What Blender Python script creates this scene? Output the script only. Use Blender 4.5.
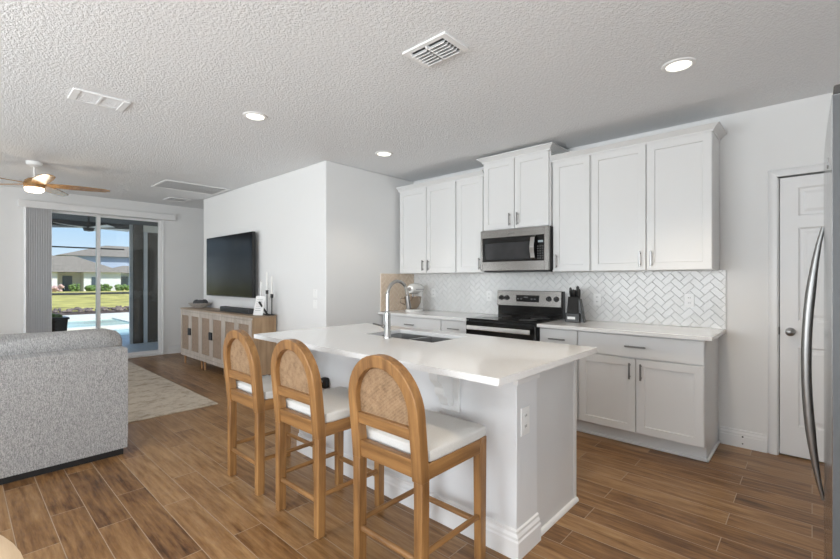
import bpy, bmesh, math, random
from mathutils import Vector, Matrix
random.seed(7)
for o in list(bpy.data.objects): bpy.data.objects.remove(o)
SC = bpy.context.scene
COL = SC.collection
PI = math.pi
R = math.radians

# ------------------------------------------------------------------ camera
cd = bpy.data.cameras.new('camera'); cam = bpy.data.objects.new('camera', cd); COL.objects.link(cam)
cam.location = (0, 0, 1.31); cam.rotation_euler = (PI/2, 0, R(42.56))
cd.sensor_fit = 'HORIZONTAL'; cd.sensor_width = 36; cd.lens = 427/840*36
cd.clip_start = .02; cd.clip_end = 400
SC.camera = cam

# ------------------------------------------------------------------ sky
w = bpy.data.worlds.new('sky'); SC.world = w; w.use_nodes = True
nt = w.node_tree; nt.nodes.clear()
tc = nt.nodes.new('ShaderNodeTexCoord'); sx = nt.nodes.new('ShaderNodeSeparateXYZ')
cr = nt.nodes.new('ShaderNodeValToRGB'); bg = nt.nodes.new('ShaderNodeBackground'); wo = nt.nodes.new('ShaderNodeOutputWorld')
nz = nt.nodes.new('ShaderNodeTexNoise'); nz.inputs['Scale'].default_value = 5; nz.inputs['Detail'].default_value = 5
mx = nt.nodes.new('ShaderNodeMix'); mx.data_type = 'RGBA'; mp = nt.nodes.new('ShaderNodeMapRange')
nt.links.new(tc.outputs['Generated'], sx.inputs[0]); nt.links.new(sx.outputs['Z'], cr.inputs[0])
cr.color_ramp.elements[0].position = 0.0; cr.color_ramp.elements[0].color = (.80, .90, 1.0, 1)
cr.color_ramp.elements[1].position = 0.45; cr.color_ramp.elements[1].color = (.24, .42, .76, 1)
e = cr.color_ramp.elements.new(.10); e.color = (.48, .71, .98, 1)
e = cr.color_ramp.elements.new(.19); e.color = (.27, .54, .93, 1)
nt.links.new(tc.outputs['Generated'], nz.inputs['Vector']); nt.links.new(nz.outputs[0], mp.inputs[0])
mp.inputs[1].default_value = .5; mp.inputs[2].default_value = .8; mp.inputs[3].default_value = 0; mp.inputs[4].default_value = .5
nt.links.new(mp.outputs[0], mx.inputs[0]); nt.links.new(cr.outputs[0], mx.inputs[6]); mx.inputs[7].default_value = (.95, .97, 1, 1)
nt.links.new(mx.outputs[2], bg.inputs[0]); bg.inputs[1].default_value = 1.0
nt.links.new(bg.outputs[0], wo.inputs[0])

# ------------------------------------------------------------------ sun and added fill light
sd = bpy.data.lights.new('sun', 'SUN'); sd.energy = 4.6; sd.angle = R(.6); sd.color = (1, .95, .87)
so = bpy.data.objects.new('sun', sd); COL.objects.link(so)
so.rotation_euler = Vector((-.55, -.35, -.75)).to_track_quat('-Z', 'Y').to_euler()
def area(name, loc, to, sx_, sy_, power, col=(1, 1, 1)):
    l = bpy.data.lights.new(name, 'AREA'); l.shape = 'RECTANGLE'; l.size = sx_; l.size_y = sy_; l.energy = power; l.color = col
    o = bpy.data.objects.new(name, l); COL.objects.link(o); o.location = loc
    o.rotation_euler = (Vector(to)-Vector(loc)).to_track_quat('-Z', 'Y').to_euler(); return o
area('fill_south', (-2.4, -2.90, 1.35), (-2.4, 0, 2.45), 4.2, 2.0, 165, (.93, .97, 1))  # unseen fill lamps, added to brighten the room and ceiling
area('fill_south_west', (-7.85, -2.90, 1.35), (-7.0, 0, 2.6), .7, 2.0, 40, (.93, .97, 1))
area('fill_east', (2.10, -1.3, 1.35), (0, -1.3, 2.3), 2.2, 2.0, 125, (.93, .97, 1))

SC.view_settings.view_transform = 'Standard'; SC.view_settings.look = 'None'
SC.view_settings.gamma = 1; SC.view_settings.use_curve_mapping = False
SC.view_settings.exposure = 0.13

# ------------------------------------------------------------------ materials
def new_mat(name):
    m = bpy.data.materials.new(name); m.use_nodes = True
    nt = m.node_tree; b = nt.nodes['Principled BSDF']; return m, nt, b
def N(nt, t, **kw):
    n = nt.nodes.new(t)
    for k, v in kw.items(): setattr(n, k, v)
    return n
def coords(nt, scale=(1, 1, 1), loc=(0, 0, 0), rot=(0, 0, 0)):
    t = N(nt, 'ShaderNodeTexCoord'); m = N(nt, 'ShaderNodeMapping')
    nt.links.new(t.outputs['Object'], m.inputs[0])
    m.inputs['Scale'].default_value = scale; m.inputs['Location'].default_value = loc; m.inputs['Rotation'].default_value = rot
    return m.outputs[0]
def noise(nt, vec, scale, detail=3, rough=.5):
    n = N(nt, 'ShaderNodeTexNoise'); n.inputs['Scale'].default_value = scale; n.inputs['Detail'].default_value = detail
    n.inputs['Roughness'].default_value = rough; nt.links.new(vec, n.inputs['Vector']); return n
def ramp(nt, fac, stops):
    r = N(nt, 'ShaderNodeValToRGB'); nt.links.new(fac, r.inputs[0]); els = r.color_ramp.elements
    els[0].position, els[0].color = stops[0][0], (*stops[0][1], 1)
    els[1].position, els[1].color = stops[-1][0], (*stops[-1][1], 1)
    for p, c in stops[1:-1]: els.new(p).color = (*c, 1)
    return r
def bump(nt, b, h, strength, dist=.01):
    n = N(nt, 'ShaderNodeBump'); n.inputs['Strength'].default_value = strength; n.inputs['Distance'].default_value = dist
    nt.links.new(h, n.inputs['Height']); nt.links.new(n.outputs[0], b.inputs['Normal'])
def mat(name, c, rough=.5, metal=0, var=0, vs=8, bmp=0, bs=40, bd=.005, stretch=(1, 1, 1), coat=0, emit=None, es=0, spec=None):
    m, nt, b = new_mat(name)
    b.inputs['Base Color'].default_value = (*c, 1); b.inputs['Roughness'].default_value = rough; b.inputs['Metallic'].default_value = metal
    if spec is not None: b.inputs['Specular IOR Level'].default_value = spec
    if coat: b.inputs['Coat Weight'].default_value = coat; b.inputs['Coat Roughness'].default_value = .08
    v = coords(nt, stretch)
    n = noise(nt, v, vs, 4)
    lo = tuple(x*(1-var) for x in c); hi = tuple(min(1, x*(1+var)) for x in c)
    r = ramp(nt, n.outputs[0], [(.3, lo), (.7, hi)]); nt.links.new(r.outputs[0], b.inputs['Base Color'])
    if bmp: bump(nt, b, noise(nt, v, bs, 3).outputs[0], bmp, bd)
    if emit: b.inputs['Emission Color'].default_value = (*emit, 1); b.inputs['Emission Strength'].default_value = es
    return m
def wood(name, dark, light, axis='z', rough=.45, scale=1):
    m, nt, b = new_mat(name)
    st = {'x': (2, 30, 30), 'y': (30, 2, 30), 'z': (30, 30, 2)}[axis]
    v = coords(nt, tuple(s*scale for s in st)); n = noise(nt, v, 1.2, 5, .6)
    v2 = coords(nt, (3*scale,)*3); n2 = noise(nt, v2, 1, 2)
    mm = N(nt, 'ShaderNodeMath', operation='MULTIPLY_ADD'); nt.links.new(n2.outputs[0], mm.inputs[0]); mm.inputs[1].default_value = .45; 
    m2 = N(nt, 'ShaderNodeMath', operation='MULTIPLY'); nt.links.new(n.outputs[0], m2.inputs[0]); m2.inputs[1].default_value = .6
    nt.links.new(m2.outputs[0], mm.inputs[2])
    r = ramp(nt, mm.outputs[0], [(.3, dark), (.72, light)]); nt.links.new(r.outputs[0], b.inputs['Base Color'])
    b.inputs['Roughness'].default_value = rough; bump(nt, b, n.outputs[0], .12, .003)
    return m
M = {}
M['wall'] = mat('wall_paint', (.80, .80, .795), .75, bmp=.06, bs=90, bd=.004)
M['trim'] = mat('trim_paint', (.80, .80, .80), .35)
M['cab'] = mat('cabinet_paint', (.765, .765, .76), .32)
M['cabgap'] = mat('cabinet_box', (.62, .62, .62), .5)
M['island'] = mat('island_paint', (.74, .75, .765), .5, bmp=.05, bs=120)
M['steel'] = mat('stainless_steel', (.27, .258, .245), .25, 1, var=.05, vs=3, stretch=(1, 1, 60))
M['sinksteel'] = mat('sink_steel', (.30, .295, .29), .30, 1)
M['handle_steel'] = mat('polished_handle_steel', (.80, .79, .77), .32, 1)
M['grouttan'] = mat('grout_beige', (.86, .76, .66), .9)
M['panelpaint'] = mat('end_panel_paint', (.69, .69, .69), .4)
M['edge_grey'] = mat('fridge_edge_paint', (.075, .08, .085), .4)
M['fridge'] = mat('brushed_door_steel', (.36, .365, .37), .15, 1, var=.05, vs=3, stretch=(60, 60, 1))
M['chrome'] = mat('chrome', (.55, .55, .545), .12, 1)
M['nickel'] = mat('brushed_nickel', (.27, .265, .26), .30, 1)
M['black'] = mat('black_gloss', (.008, .008, .008), .10)
M['blackm'] = mat('black_matte', (.012, .012, .012), .5)
M['knob_black'] = mat('black_plastic', (.02, .02, .02), .3)
M['screen'] = mat('television_screen', (.006, .006, .007), .16, spec=.12)
M['mwglass'] = mat('oven_window', (.03, .03, .032), .16, var=.2)
M['white'] = mat('white_plastic', (.86, .86, .85), .3)
M['vent'] = mat('vent_enamel', (.88, .88, .88), .4)
M['dark'] = mat('dark_void', (.05, .05, .05), .8)
M['grey'] = mat('grey_void', (.62, .62, .62), .8)
M['lens'] = mat('lamp_lens', (1, 1, 1), .5, emit=(1, .93, .80), es=3)
M['fanlens'] = mat('fan_lens', (1, 1, 1), .5, emit=(1, .86, .66), es=4.5)
M['cushion'] = mat('seat_fabric', (.68, .67, .645), .9, var=.04, vs=200, bmp=.25, bs=400, bd=.002)
M['oak'] = wood('honey_oak', (.095, .036, .010), (.46, .24, .085), 'z', .42)
M['oakx'] = wood('honey_oak_rail', (.095, .036, .010), (.46, .24, .085), 'x', .42)
M['oaky'] = wood('honey_oak_side', (.095, .036, .010), (.46, .24, .085), 'y', .42)
M['console'] = wood('light_oak', (.26, .155, .08), (.52, .36, .22), 'z', .5)
M['consolex'] = wood('light_oak_top', (.28, .20, .13), (.44, .33, .24), 'x', .5)
M['whitewash'] = wood('whitewashed_oak', (.34, .285, .235), (.62, .545, .48), 'z', .5)
M['fan'] = wood('fan_blade_wood', (.26, .14, .05), (.46, .27, .11), 'x', .22)
M['paleoak'] = wood('pale_oak', (.48, .33, .19), (.74, .58, .40), 'x', .4)
M['leather'] = mat('tan_leather', (.40, .22, .10), .45, var=.15, vs=12, bmp=.1, bs=150)
M['water'] = mat('pool_water', (.50, .74, .66), .06, var=.2, vs=1.5, bmp=.08, bs=3, bd=.02)
M['deck'] = mat('pool_deck', (.74, .72, .66), .8, var=.08, vs=2)
M['lanai'] = mat('lanai_slab', (.80, .76, .70), .6, var=.05)
M['lawn'] = mat('lawn_grass', (.47, .42, .12), .9, var=.45, vs=.8, bmp=.4, bs=30, bd=.03)
M['mulch'] = mat('mulch', (.12, .085, .07), .95, var=.6, vs=3, bmp=.8, bs=20, bd=.05)
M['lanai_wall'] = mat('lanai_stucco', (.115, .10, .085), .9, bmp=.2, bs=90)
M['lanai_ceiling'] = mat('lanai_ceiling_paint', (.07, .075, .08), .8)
M['bronze'] = mat('bronze_frame', (.05, .05, .05), .5)
M['post'] = mat('grey_post', (.60, .61, .62), .5)
M['shingle'] = mat('roof_shingle', (.25, .22, .19), .95, var=.18, vs=4, bmp=.3, bs=8, bd=.05)
M['stucco'] = mat('house_stucco', (.86, .86, .85), .9)
M['bluestucco'] = mat('blue_stucco', (.46, .54, .68), .9)
M['hwin'] = mat('house_window', (.08, .11, .14), .2)
M['leaf'] = mat('shrub_leaf', (.12, .20, .05), .8, var=.5, vs=5)
M['bloom'] = mat('pink_bloom', (.62, .42, .40), .8, var=.3, vs=5)
M['vane'] = mat('blind_vane', (.80, .80, .81), .6, var=.05, vs=40, stretch=(1, 1, .05))
M['candle'] = mat('candle_wax', (.88, .87, .84), .5)
M['mixer'] = mat('mixer_enamel', (.86, .85, .83), .2, coat=.5)
M['bowl'] = mat('mixer_bowl_metal', (.42, .34, .27), .22, 1)
M['ceramic'] = mat('stone_bowl', (.46, .43, .40), .6, var=.2, vs=30)
M['paper'] = mat('printed_card', (.86, .85, .84), .6, var=.02)
M['ink'] = mat('card_print', (.45, .45, .46), .7)
M['charcoal'] = mat('charcoal_cloth', (.06, .06, .065), .7)

def ceiling_mat():
    m, nt, b = new_mat('knockdown_ceiling'); b.inputs['Base Color'].default_value = (.83, .84, .85, 1); b.inputs['Roughness'].default_value = .9
    v = coords(nt); n = noise(nt, v, 70, 3, .55)
    r = ramp(nt, n.outputs[0], [(.42, (0, 0, 0)), (.60, (1, 1, 1))])
    bump(nt, b, r.outputs[0], .55, .0045); return m
M['ceiling'] = ceiling_mat()
def floor_mat():
    m, nt, b = new_mat('wood_look_plank_tile')
    v = coords(nt, (1, 1, 1), (0, -.052, 0))
    br = N(nt, 'ShaderNodeTexBrick'); nt.links.new(v, br.inputs['Vector'])
    br.offset = .37; br.offset_frequency = 2; br.squash = 1
    br.inputs['Scale'].default_value = 1; br.inputs['Brick Width'].default_value = .92; br.inputs['Row Height'].default_value = .152
    br.inputs['Mortar Size'].default_value = .0022; br.inputs['Mortar Smooth'].default_value = .3; br.inputs['Bias'].default_value = 0
    br.inputs['Color1'].default_value = (0, 0, 0, 1); br.inputs['Color2'].default_value = (1, 1, 1, 1); br.inputs['Mortar'].default_value = (.5, .5, .5, 1)
    bw = N(nt, 'ShaderNodeRGBToBW'); nt.links.new(br.outputs['Color'], bw.inputs[0])
    # grain, shifted per plank so it does not run on across joints
    t = N(nt, 'ShaderNodeTexCoord'); cmb = N(nt, 'ShaderNodeCombineXYZ')
    mu = N(nt, 'ShaderNodeMath', operation='MULTIPLY'); nt.links.new(bw.outputs[0], mu.inputs[0]); mu.inputs[1].default_value = 37
    nt.links.new(mu.outputs[0], cmb.inputs[0]); nt.links.new(mu.outputs[0], cmb.inputs[2])
    ad = N(nt, 'ShaderNodeVectorMath', operation='ADD'); nt.links.new(t.outputs['Object'], ad.inputs[0]); nt.links.new(cmb.outputs[0], ad.inputs[1])
    mp1 = N(nt, 'ShaderNodeMapping'); nt.links.new(ad.outputs[0], mp1.inputs[0]); mp1.inputs['Scale'].default_value = (2.2, 26, 1)
    g1 = noise(nt, mp1.outputs[0], 1.6, 6, .65)
    mp2 = N(nt, 'ShaderNodeMapping'); nt.links.new(ad.outputs[0], mp2.inputs[0]); mp2.inputs['Scale'].default_value = (1.6, 5.5, 1)
    g2 = noise(nt, mp2.outputs[0], 1.5, 4, .6); g2.inputs['Distortion'].default_value = .8
    a1 = N(nt, 'ShaderNodeMath', operation='MULTIPLY_ADD'); nt.links.new(bw.outputs[0], a1.inputs[0]); a1.inputs[1].default_value = .20
    s1 = N(nt, 'ShaderNodeMath', operation='MULTIPLY'); nt.links.new(g1.outputs[0], s1.inputs[0]); s1.inputs[1].default_value = .66
    nt.links.new(s1.outputs[0], a1.inputs[2])
    a2 = N(nt, 'ShaderNodeMath', operation='MULTIPLY_ADD'); nt.links.new(g2.outputs[0], a2.inputs[0]); a2.inputs[1].default_value = .46
    nt.links.new(a1.outputs[0], a2.inputs[2])
    r = ramp(nt, a2.outputs[0], [(.37, (.036, .015, .006)), (.50, (.132, .061, .022)), (.64, (.245, .126, .048)), (.88, (.40, .24, .112))])
    mxx = N(nt, 'ShaderNodeMix', data_type='RGBA'); nt.links.new(br.outputs['Fac'], mxx.inputs[0]); nt.links.new(r.outputs[0], mxx.inputs[6]); mxx.inputs[7].default_value = (.36, .27, .19, 1)
    nt.links.new(mxx.outputs[2], b.inputs['Base Color'])
    b.inputs['Roughness'].default_value = .34; b.inputs['Specular IOR Level'].default_value = .4
    inv = N(nt, 'ShaderNodeMath', operation='MULTIPLY_ADD'); nt.links.new(br.outputs['Fac'], inv.inputs[0]); inv.inputs[1].default_value = -1.5; nt.links.new(g1.outputs[0], inv.inputs[2])
    bump(nt, b, inv.outputs[0], .18, .003); return m
M['floor'] = floor_mat()
def quartz():
    m, nt, b = new_mat('white_quartz'); v = coords(nt)
    n = noise(nt, v, 160, 2); n2 = noise(nt, v, 4, 4)
    r = ramp(nt, n.outputs[0], [(.30, (.77, .765, .76)), (.42, (.815, .81, .805)), (.7, (.83, .828, .825))]); nt.links.new(r.outputs[0], b.inputs['Base Color'])
    b.inputs['Roughness'].default_value = .10; return m
M['quartz'] = quartz()
def tile_mat(name, c):
    m, nt, b = new_mat(name); v = coords(nt); n = noise(nt, v, 55, 3)
    b.inputs['Base Color'].default_value = (*c, 1); b.inputs['Roughness'].default_value = .07
    bump(nt, b, n.outputs[0], .6, .004); return m
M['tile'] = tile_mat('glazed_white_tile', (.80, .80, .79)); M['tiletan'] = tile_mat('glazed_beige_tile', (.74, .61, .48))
M['grout'] = mat('grout', (.66, .66, .655), .9)
def tweed():
    m, nt, b = new_mat('grey_tweed'); v = coords(nt); n = noise(nt, v, 190, 3, .7)
    v2 = coords(nt, (1, 260, 60)); n2 = noise(nt, v2, 1, 2)
    ad = N(nt, 'ShaderNodeMath', operation='MULTIPLY_ADD'); nt.links.new(n2.outputs[0], ad.inputs[0]); ad.inputs[1].default_value = .4
    s = N(nt, 'ShaderNodeMath', operation='MULTIPLY'); nt.links.new(n.outputs[0], s.inputs[0]); s.inputs[1].default_value = .6; nt.links.new(s.outputs[0], ad.inputs[2])
    r = ramp(nt, ad.outputs[0], [(.34, (.145, .145, .15)), (.48, (.32, .313, .308)), (.64, (.55, .54, .525))]); nt.links.new(r.outputs[0], b.inputs['Base Color'])
    b.inputs['Roughness'].default_value = .95; bump(nt, b, n.outputs[0], .5, .004); return m
M['tweed'] = tweed()
def rug_mat():
    m, nt, b = new_mat('faded_rug'); v = coords(nt, (2.4, 1.6, 1)); n = noise(nt, v, 3.2, 9, .8); n2 = noise(nt, coords(nt), 220, 2)
    r = ramp(nt, n.outputs[0], [(.32, (.24, .19, .14)), (.42, (.42, .35, .27)), (.54, (.58, .51, .42)), (.72, (.46, .38, .28))]); nt.links.new(r.outputs[0], b.inputs['Base Color'])
    b.inputs['Roughness'].default_value = 1; bump(nt, b, n2.outputs[0], .4, .004); return m
M['rug'] = rug_mat()
def cane(name, c0, c1, k=330):
    m, nt, b = new_mat(name); v = coords(nt, (1, 1, 1))
    w1 = N(nt, 'ShaderNodeTexWave', wave_type='BANDS', bands_direction='X'); w1.inputs['Scale'].default_value = k/6.28*1.0; nt.links.new(v, w1.inputs[0])
    w2 = N(nt, 'ShaderNodeTexWave', wave_type='BANDS', bands_direction='Z'); w2.inputs['Scale'].default_value = k/6.28*1.0; nt.links.new(v, w2.inputs[0])
    mm = N(nt, 'ShaderNodeMath', operation='MULTIPLY'); nt.links.new(w1.outputs['Fac'], mm.inputs[0]); nt.links.new(w2.outputs['Fac'], mm.inputs[1])
    n = noise(nt, v, 30, 4, .7); a = N(nt, 'ShaderNodeMath', operation='MULTIPLY_ADD'); nt.links.new(n.outputs[0], a.inputs[0]); a.inputs[1].default_value = .9; nt.links.new(mm.outputs[0], a.inputs[2])
    r = ramp(nt, a.outputs[0], [(.3, c0), (.9, c1)]); nt.links.new(r.outputs[0], b.inputs['Base Color'])
    b.inputs['Roughness'].default_value = .7; bump(nt, b, mm.outputs[0], .5, .002); return m
M['cane'] = cane('woven_cane', (.12, .065, .03), (.46, .30, .17))
M['rattan'] = cane('woven_rattan', (.17, .115, .075), (.42, .31, .23))
def glass_mat():
    m = bpy.data.materials.new('window_glass'); m.use_nodes = True; nt = m.node_tree; nt.nodes.clear()
    o = N(nt, 'ShaderNodeOutputMaterial'); t = N(nt, 'ShaderNodeBsdfTransparent'); g = N(nt, 'ShaderNodeBsdfGlossy'); x = N(nt, 'ShaderNodeMixShader'); f = N(nt, 'ShaderNodeFresnel')
    t.inputs[0].default_value = (.96, .98, .97, 1); g.inputs['Roughness'].default_value = 0; f.inputs[0].default_value = 1.45
    nt.links.new(f.outputs[0], x.inputs[0]); nt.links.new(t.outputs[0], x.inputs[1]); nt.links.new(g.outputs[0], x.inputs[2]); nt.links.new(x.outputs[0], o.inputs[0]); return m
M['glass'] = glass_mat()

# ------------------------------------------------------------------ mesh helpers
class MB:
    def __init__(s): s.bm = bmesh.new()
    def poly_faces(s, vs, fs):
        b = [s.bm.verts.new(v) for v in vs]
        for f in fs:
            try: s.bm.faces.new([b[i] for i in f])
            except ValueError: pass
        return s
    def box(s, x0, x1, y0, y1, z0, z1):
        return s.poly_faces([(x0,y0,z0),(x1,y0,z0),(x1,y1,z0),(x0,y1,z0),(x0,y0,z1),(x1,y0,z1),(x1,y1,z1),(x0,y1,z1)],
            [(0,3,2,1),(4,5,6,7),(0,1,5,4),(1,2,6,5),(2,3,7,6),(3,0,4,7)])
    def hexa(s, b, t):   # bottom 4, top 4 corners
        return s.poly_faces(list(b)+list(t), [(0,3,2,1),(4,5,6,7),(0,1,5,4),(1,2,6,5),(2,3,7,6),(3,0,4,7)])
    def prism(s, pts, f0, f1):   # pts list of 2D; f0,f1 map 2D->3D for two ends
        n = len(pts); vs = [f0(*p) for p in pts]+[f1(*p) for p in pts]
        return s.poly_faces(vs, [tuple(range(n))[::-1], tuple(range(n, 2*n))]+[(i, (i+1) % n, n+(i+1) % n, n+i) for i in range(n)])
    def sweep(s, path, rad, seg=10, cap=True):
        path = [Vector(p) for p in path]; rings = []
        if not isinstance(rad, (list, tuple)): rad = [rad]*len(path)
        up = None
        for i, p in enumerate(path):
            d = (path[min(i+1, len(path)-1)]-path[max(i-1, 0)]).normalized()
            if up is None: up = Vector((0, 0, 1)) if abs(d.z) < .9 else Vector((1, 0, 0))
            a = (up-d*up.dot(d)).normalized(); b = d.cross(a); up = a
            rings.append([s.bm.verts.new(p+(a*math.cos(t)+b*math.sin(t))*rad[i]) for t in [2*PI*k/seg for k in range(seg)]])
        for r0, r1 in zip(rings, rings[1:]):
            for k in range(seg): s.bm.faces.new((r0[k], r0[(k+1) % seg], r1[(k+1) % seg], r1[k]))
        if cap: s.bm.faces.new(rings[0][::-1]); s.bm.faces.new(rings[-1])
        return s
    def cyl(s, a, b, r, seg=16, r2=None): return s.sweep([a, b], [r, r if r2 is None else r2], seg)
    def lathe(s, prof, c=(0, 0, 0), seg=28, axis='z', sc=(1, 1)):
        rings = []
        for r, h in prof:
            ring = []
            for k in range(seg):
                t = 2*PI*k/seg; u, v = r*math.cos(t)*sc[0], r*math.sin(t)*sc[1]
                p = {'z': (u, v, h), 'y': (u, h, v), 'x': (h, u, v)}[axis]
                ring.append(s.bm.verts.new((p[0]+c[0], p[1]+c[1], p[2]+c[2])))
            rings.append(ring)
        for r0, r1 in zip(rings, rings[1:]):
            for k in range(seg): s.bm.faces.new((r0[k], r0[(k+1) % seg], r1[(k+1) % seg], r1[k]))
        if prof[0][0] > 1e-5: s.bm.faces.new(rings[0][::-1])
        if prof[-1][0] > 1e-5: s.bm.faces.new(rings[-1])
        return s
    def ball(s, c, rx, ry=None, rz=None, seg=16, rings=10, rot=None):
        ry = rx if ry is None else ry; rz = rx if rz is None else rz
        mtx = Matrix.Translation(c) @ (rot or Matrix.Identity(4)) @ Matrix.Diagonal((rx, ry, rz, 1))
        bmesh.ops.create_uvsphere(s.bm, u_segments=seg, v_segments=rings, radius=1, matrix=mtx); return s
    def pad(s, x0, x1, y0, y1, z0, z1, n=8, puff=.02, r=.03):   # soft rounded cushion
        c = ((x0+x1)/2, (y0+y1)/2, (z0+z1)/2); h = ((x1-x0)/2, (y1-y0)/2, (z1-z0)/2)
        t = bmesh.new(); bmesh.ops.create_cube(t, size=2); bmesh.ops.subdivide_edges(t, edges=t.edges[:], cuts=n, use_grid_fill=True)
        for v in t.verts:
            q = Vector(v.co)
            p = Vector((q.x*h[0], q.y*h[1], q.z*h[2]))
            inner = Vector((max(-h[0]+r, min(h[0]-r, p.x)), max(-h[1]+r, min(h[1]-r, p.y)), max(-h[2]+r, min(h[2]-r, p.z))))
            d = p-inner
            if d.length > 1e-6: p = inner+d.normalized()*r
            f = (1-q.x**2)*(1-q.y**2) if abs(q.z) > .95 else 0
            p.z += math.copysign(puff*f, q.z) if abs(q.z) > .95 else 0
            v.co = p+Vector(c)
        me = bpy.data.meshes.new('t'); t.to_mesh(me); t.free(); s.bm.from_mesh(me); bpy.data.meshes.remove(me); return s

def wloc(o):
    v = Vector((0, 0, 0))
    while o: v += Vector(o.location); o = o.parent
    return v
def part(name, mb, m, parent=None, bev=0, smooth=False, loc=None, label=None, seg=2):
    bm = mb.bm
    bmesh.ops.recalc_face_normals(bm, faces=bm.faces[:])
    off = wloc(parent) if parent else Vector(loc or (0, 0, 0))
    bmesh.ops.translate(bm, verts=bm.verts[:], vec=-off)
    me = bpy.data.meshes.new(name); bm.to_mesh(me); bm.free(); me.materials.append(M[m] if isinstance(m, str) else m)
    o = bpy.data.objects.new(name, me); COL.objects.link(o)
    if parent: o.parent = parent
    elif loc: o.location = loc
    if bev:
        b = o.modifiers.new('bevel', 'BEVEL'); b.width = bev; b.segments = seg; b.limit_method = 'ANGLE'; b.angle_limit = R(35)
        smooth = True
    if smooth:
        for p in me.polygons: p.use_smooth = True
        try: me.set_sharp_from_angle(angle=R(40))
        except Exception: pass
    if label: o['label'] = label
    return o
def thing(name, label, cat, loc=(0, 0, 0), group=None):
    o = bpy.data.objects.new(name, None); COL.objects.link(o); o.location = loc; o.empty_display_size = .1
    o['label'] = label; o['category'] = cat
    if group: o['group'] = group
    return o
def tag(o, label, cat, group=None, kind=None):
    if label: o['label'] = label; o['category'] = cat
    if group: o['group'] = group
    if kind: o['kind'] = kind
    return o
def struct(name, mb, m, bev=0, label=None, cat=None, smooth=False):
    o = part(name, mb, m, None, bev, smooth); o['kind'] = 'structure'
    o['label'] = label; o['category'] = cat
    return o
def dup(root, loc, label, group=None):
    r = root.copy(); COL.objects.link(r); r.location = loc; r['label'] = label
    if group: r['group'] = group
    for ch in list(root.children):
        c = ch.copy(); COL.objects.link(c); c.parent = r
        for g in list(ch.children):
            d = g.copy(); COL.objects.link(d); d.parent = c
    return r

# ================================================================== ROOM SHELL
CZ = 2.62; WY = 4.16; KX = -3.93; TVY = 2.75; TVX = -7.34; SX = -8.35; EX = 2.2; SY = -3.0
struct('floor', MB().box(SX-.02, EX, SY, WY+.1, -.1, 0), 'floor', label='brown wood-look plank floor running through kitchen and living area', cat='floor')
struct('ceiling', MB().box(SX-.02, EX+.1, SY-.1, WY+.1, CZ, CZ+.12), 'ceiling', label='grey white knockdown textured ceiling', cat='ceiling')
DX0, DX1, DZ = -.18, .60, 2.065
struct('wall_north', MB().box(SX-.2, DX0-.02, WY, WY+.15, 0, CZ).box(DX1+.02, EX+.1, WY, WY+.15, 0, CZ).box(DX0-.02, DX1+.02, WY, WY+.15, DZ+.02, CZ).box(DX0-.02, DX1+.02, WY+.12, WY+.15, 0, DZ+.02), 'wall', label='pale grey kitchen wall behind cabinets and pantry door', cat='wall')
struct('wall_partition', MB().box(TVX, KX, TVY, WY, 0, CZ), 'wall', .012, label='pale grey wall block that carries the television', cat='wall')
SO0, SO1, SOZ = .67, 2.475, 2.372
struct('wall_west', MB().box(SX-.15, SX, SY-.1, SO0, 0, CZ).box(SX-.15, SX, SO1, WY+.1, 0, CZ).box(SX-.15, SX, SO0, SO1, SOZ, CZ), 'wall', label='pale grey wall around the sliding glass door', cat='wall')
W1 = [(-4.5, -.3), (-8.2, -7.5)]
def hole_wall(axis, pos, th, a0, a1, holes, z0, z1):
    mb = MB(); cur = a0
    def b(u0, u1, w0, w1):
        if axis == 'y': mb.box(u0, u1, pos-th, pos, w0, w1)
        else: mb.box(pos, pos+th, u0, u1, w0, w1)
    for h0, h1 in sorted(holes):
        b(cur, h0, 0, CZ); b(h0, h1, 0, z0); b(h0, h1, z1, CZ); cur = h1
    b(cur, a1, 0, CZ); return mb
struct('wall_south', hole_wall('y', SY, .15, SX-.15, EX+.1, W1, .35, 2.35), 'wall', label='pale grey wall behind the camera', cat='wall')
struct('wall_east', hole_wall('x', EX, .15, SY, WY, [(-2.4, -.2)], .35, 2.35), 'wall', label='pale grey wall on the fridge side', cat='wall')
def house_window(n, axis, pos, u0, u1, z0, z1):  # invented windows out of view, added as openings for the fill lamps
    mb = MB()
    def b(m, a, c, d, e, t0, t1):
        if axis == 'y': m.box(a, c, pos+t0, pos+t1, d, e)
        else: m.box(pos+t0, pos+t1, a, c, d, e)
    um = (u0+u1)/2
    for a, c, d, e in ((u0, u0+.06, z0, z1), (u1-.06, u1, z0, z1), (u0+.06, u1-.06, z0, z0+.06), (u0+.06, u1-.06, z1-.06, z1), (um-.03, um+.03, z0+.06, z1-.06)): b(mb, a, c, d, e, .02, .10)
    f = struct('window_%d' % n, mb, 'trim', label='white framed window out of view, added around the fill lamp', cat='window')
    g = MB(); b(g, u0+.06, um-.03, z0+.06, z1-.06, .055, .065); b(g, um+.03, u1-.06, z0+.06, z1-.06, .055, .065)
    part('pane', g, 'glass', f)
house_window(1, 'y', SY-.15, W1[0][0], W1[0][1], .35, 2.35)
house_window(2, 'y', SY-.15, W1[1][0], W1[1][1], .35, 2.35)
house_window(3, 'x', EX, -2.4, -.2, .35, 2.35)

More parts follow.
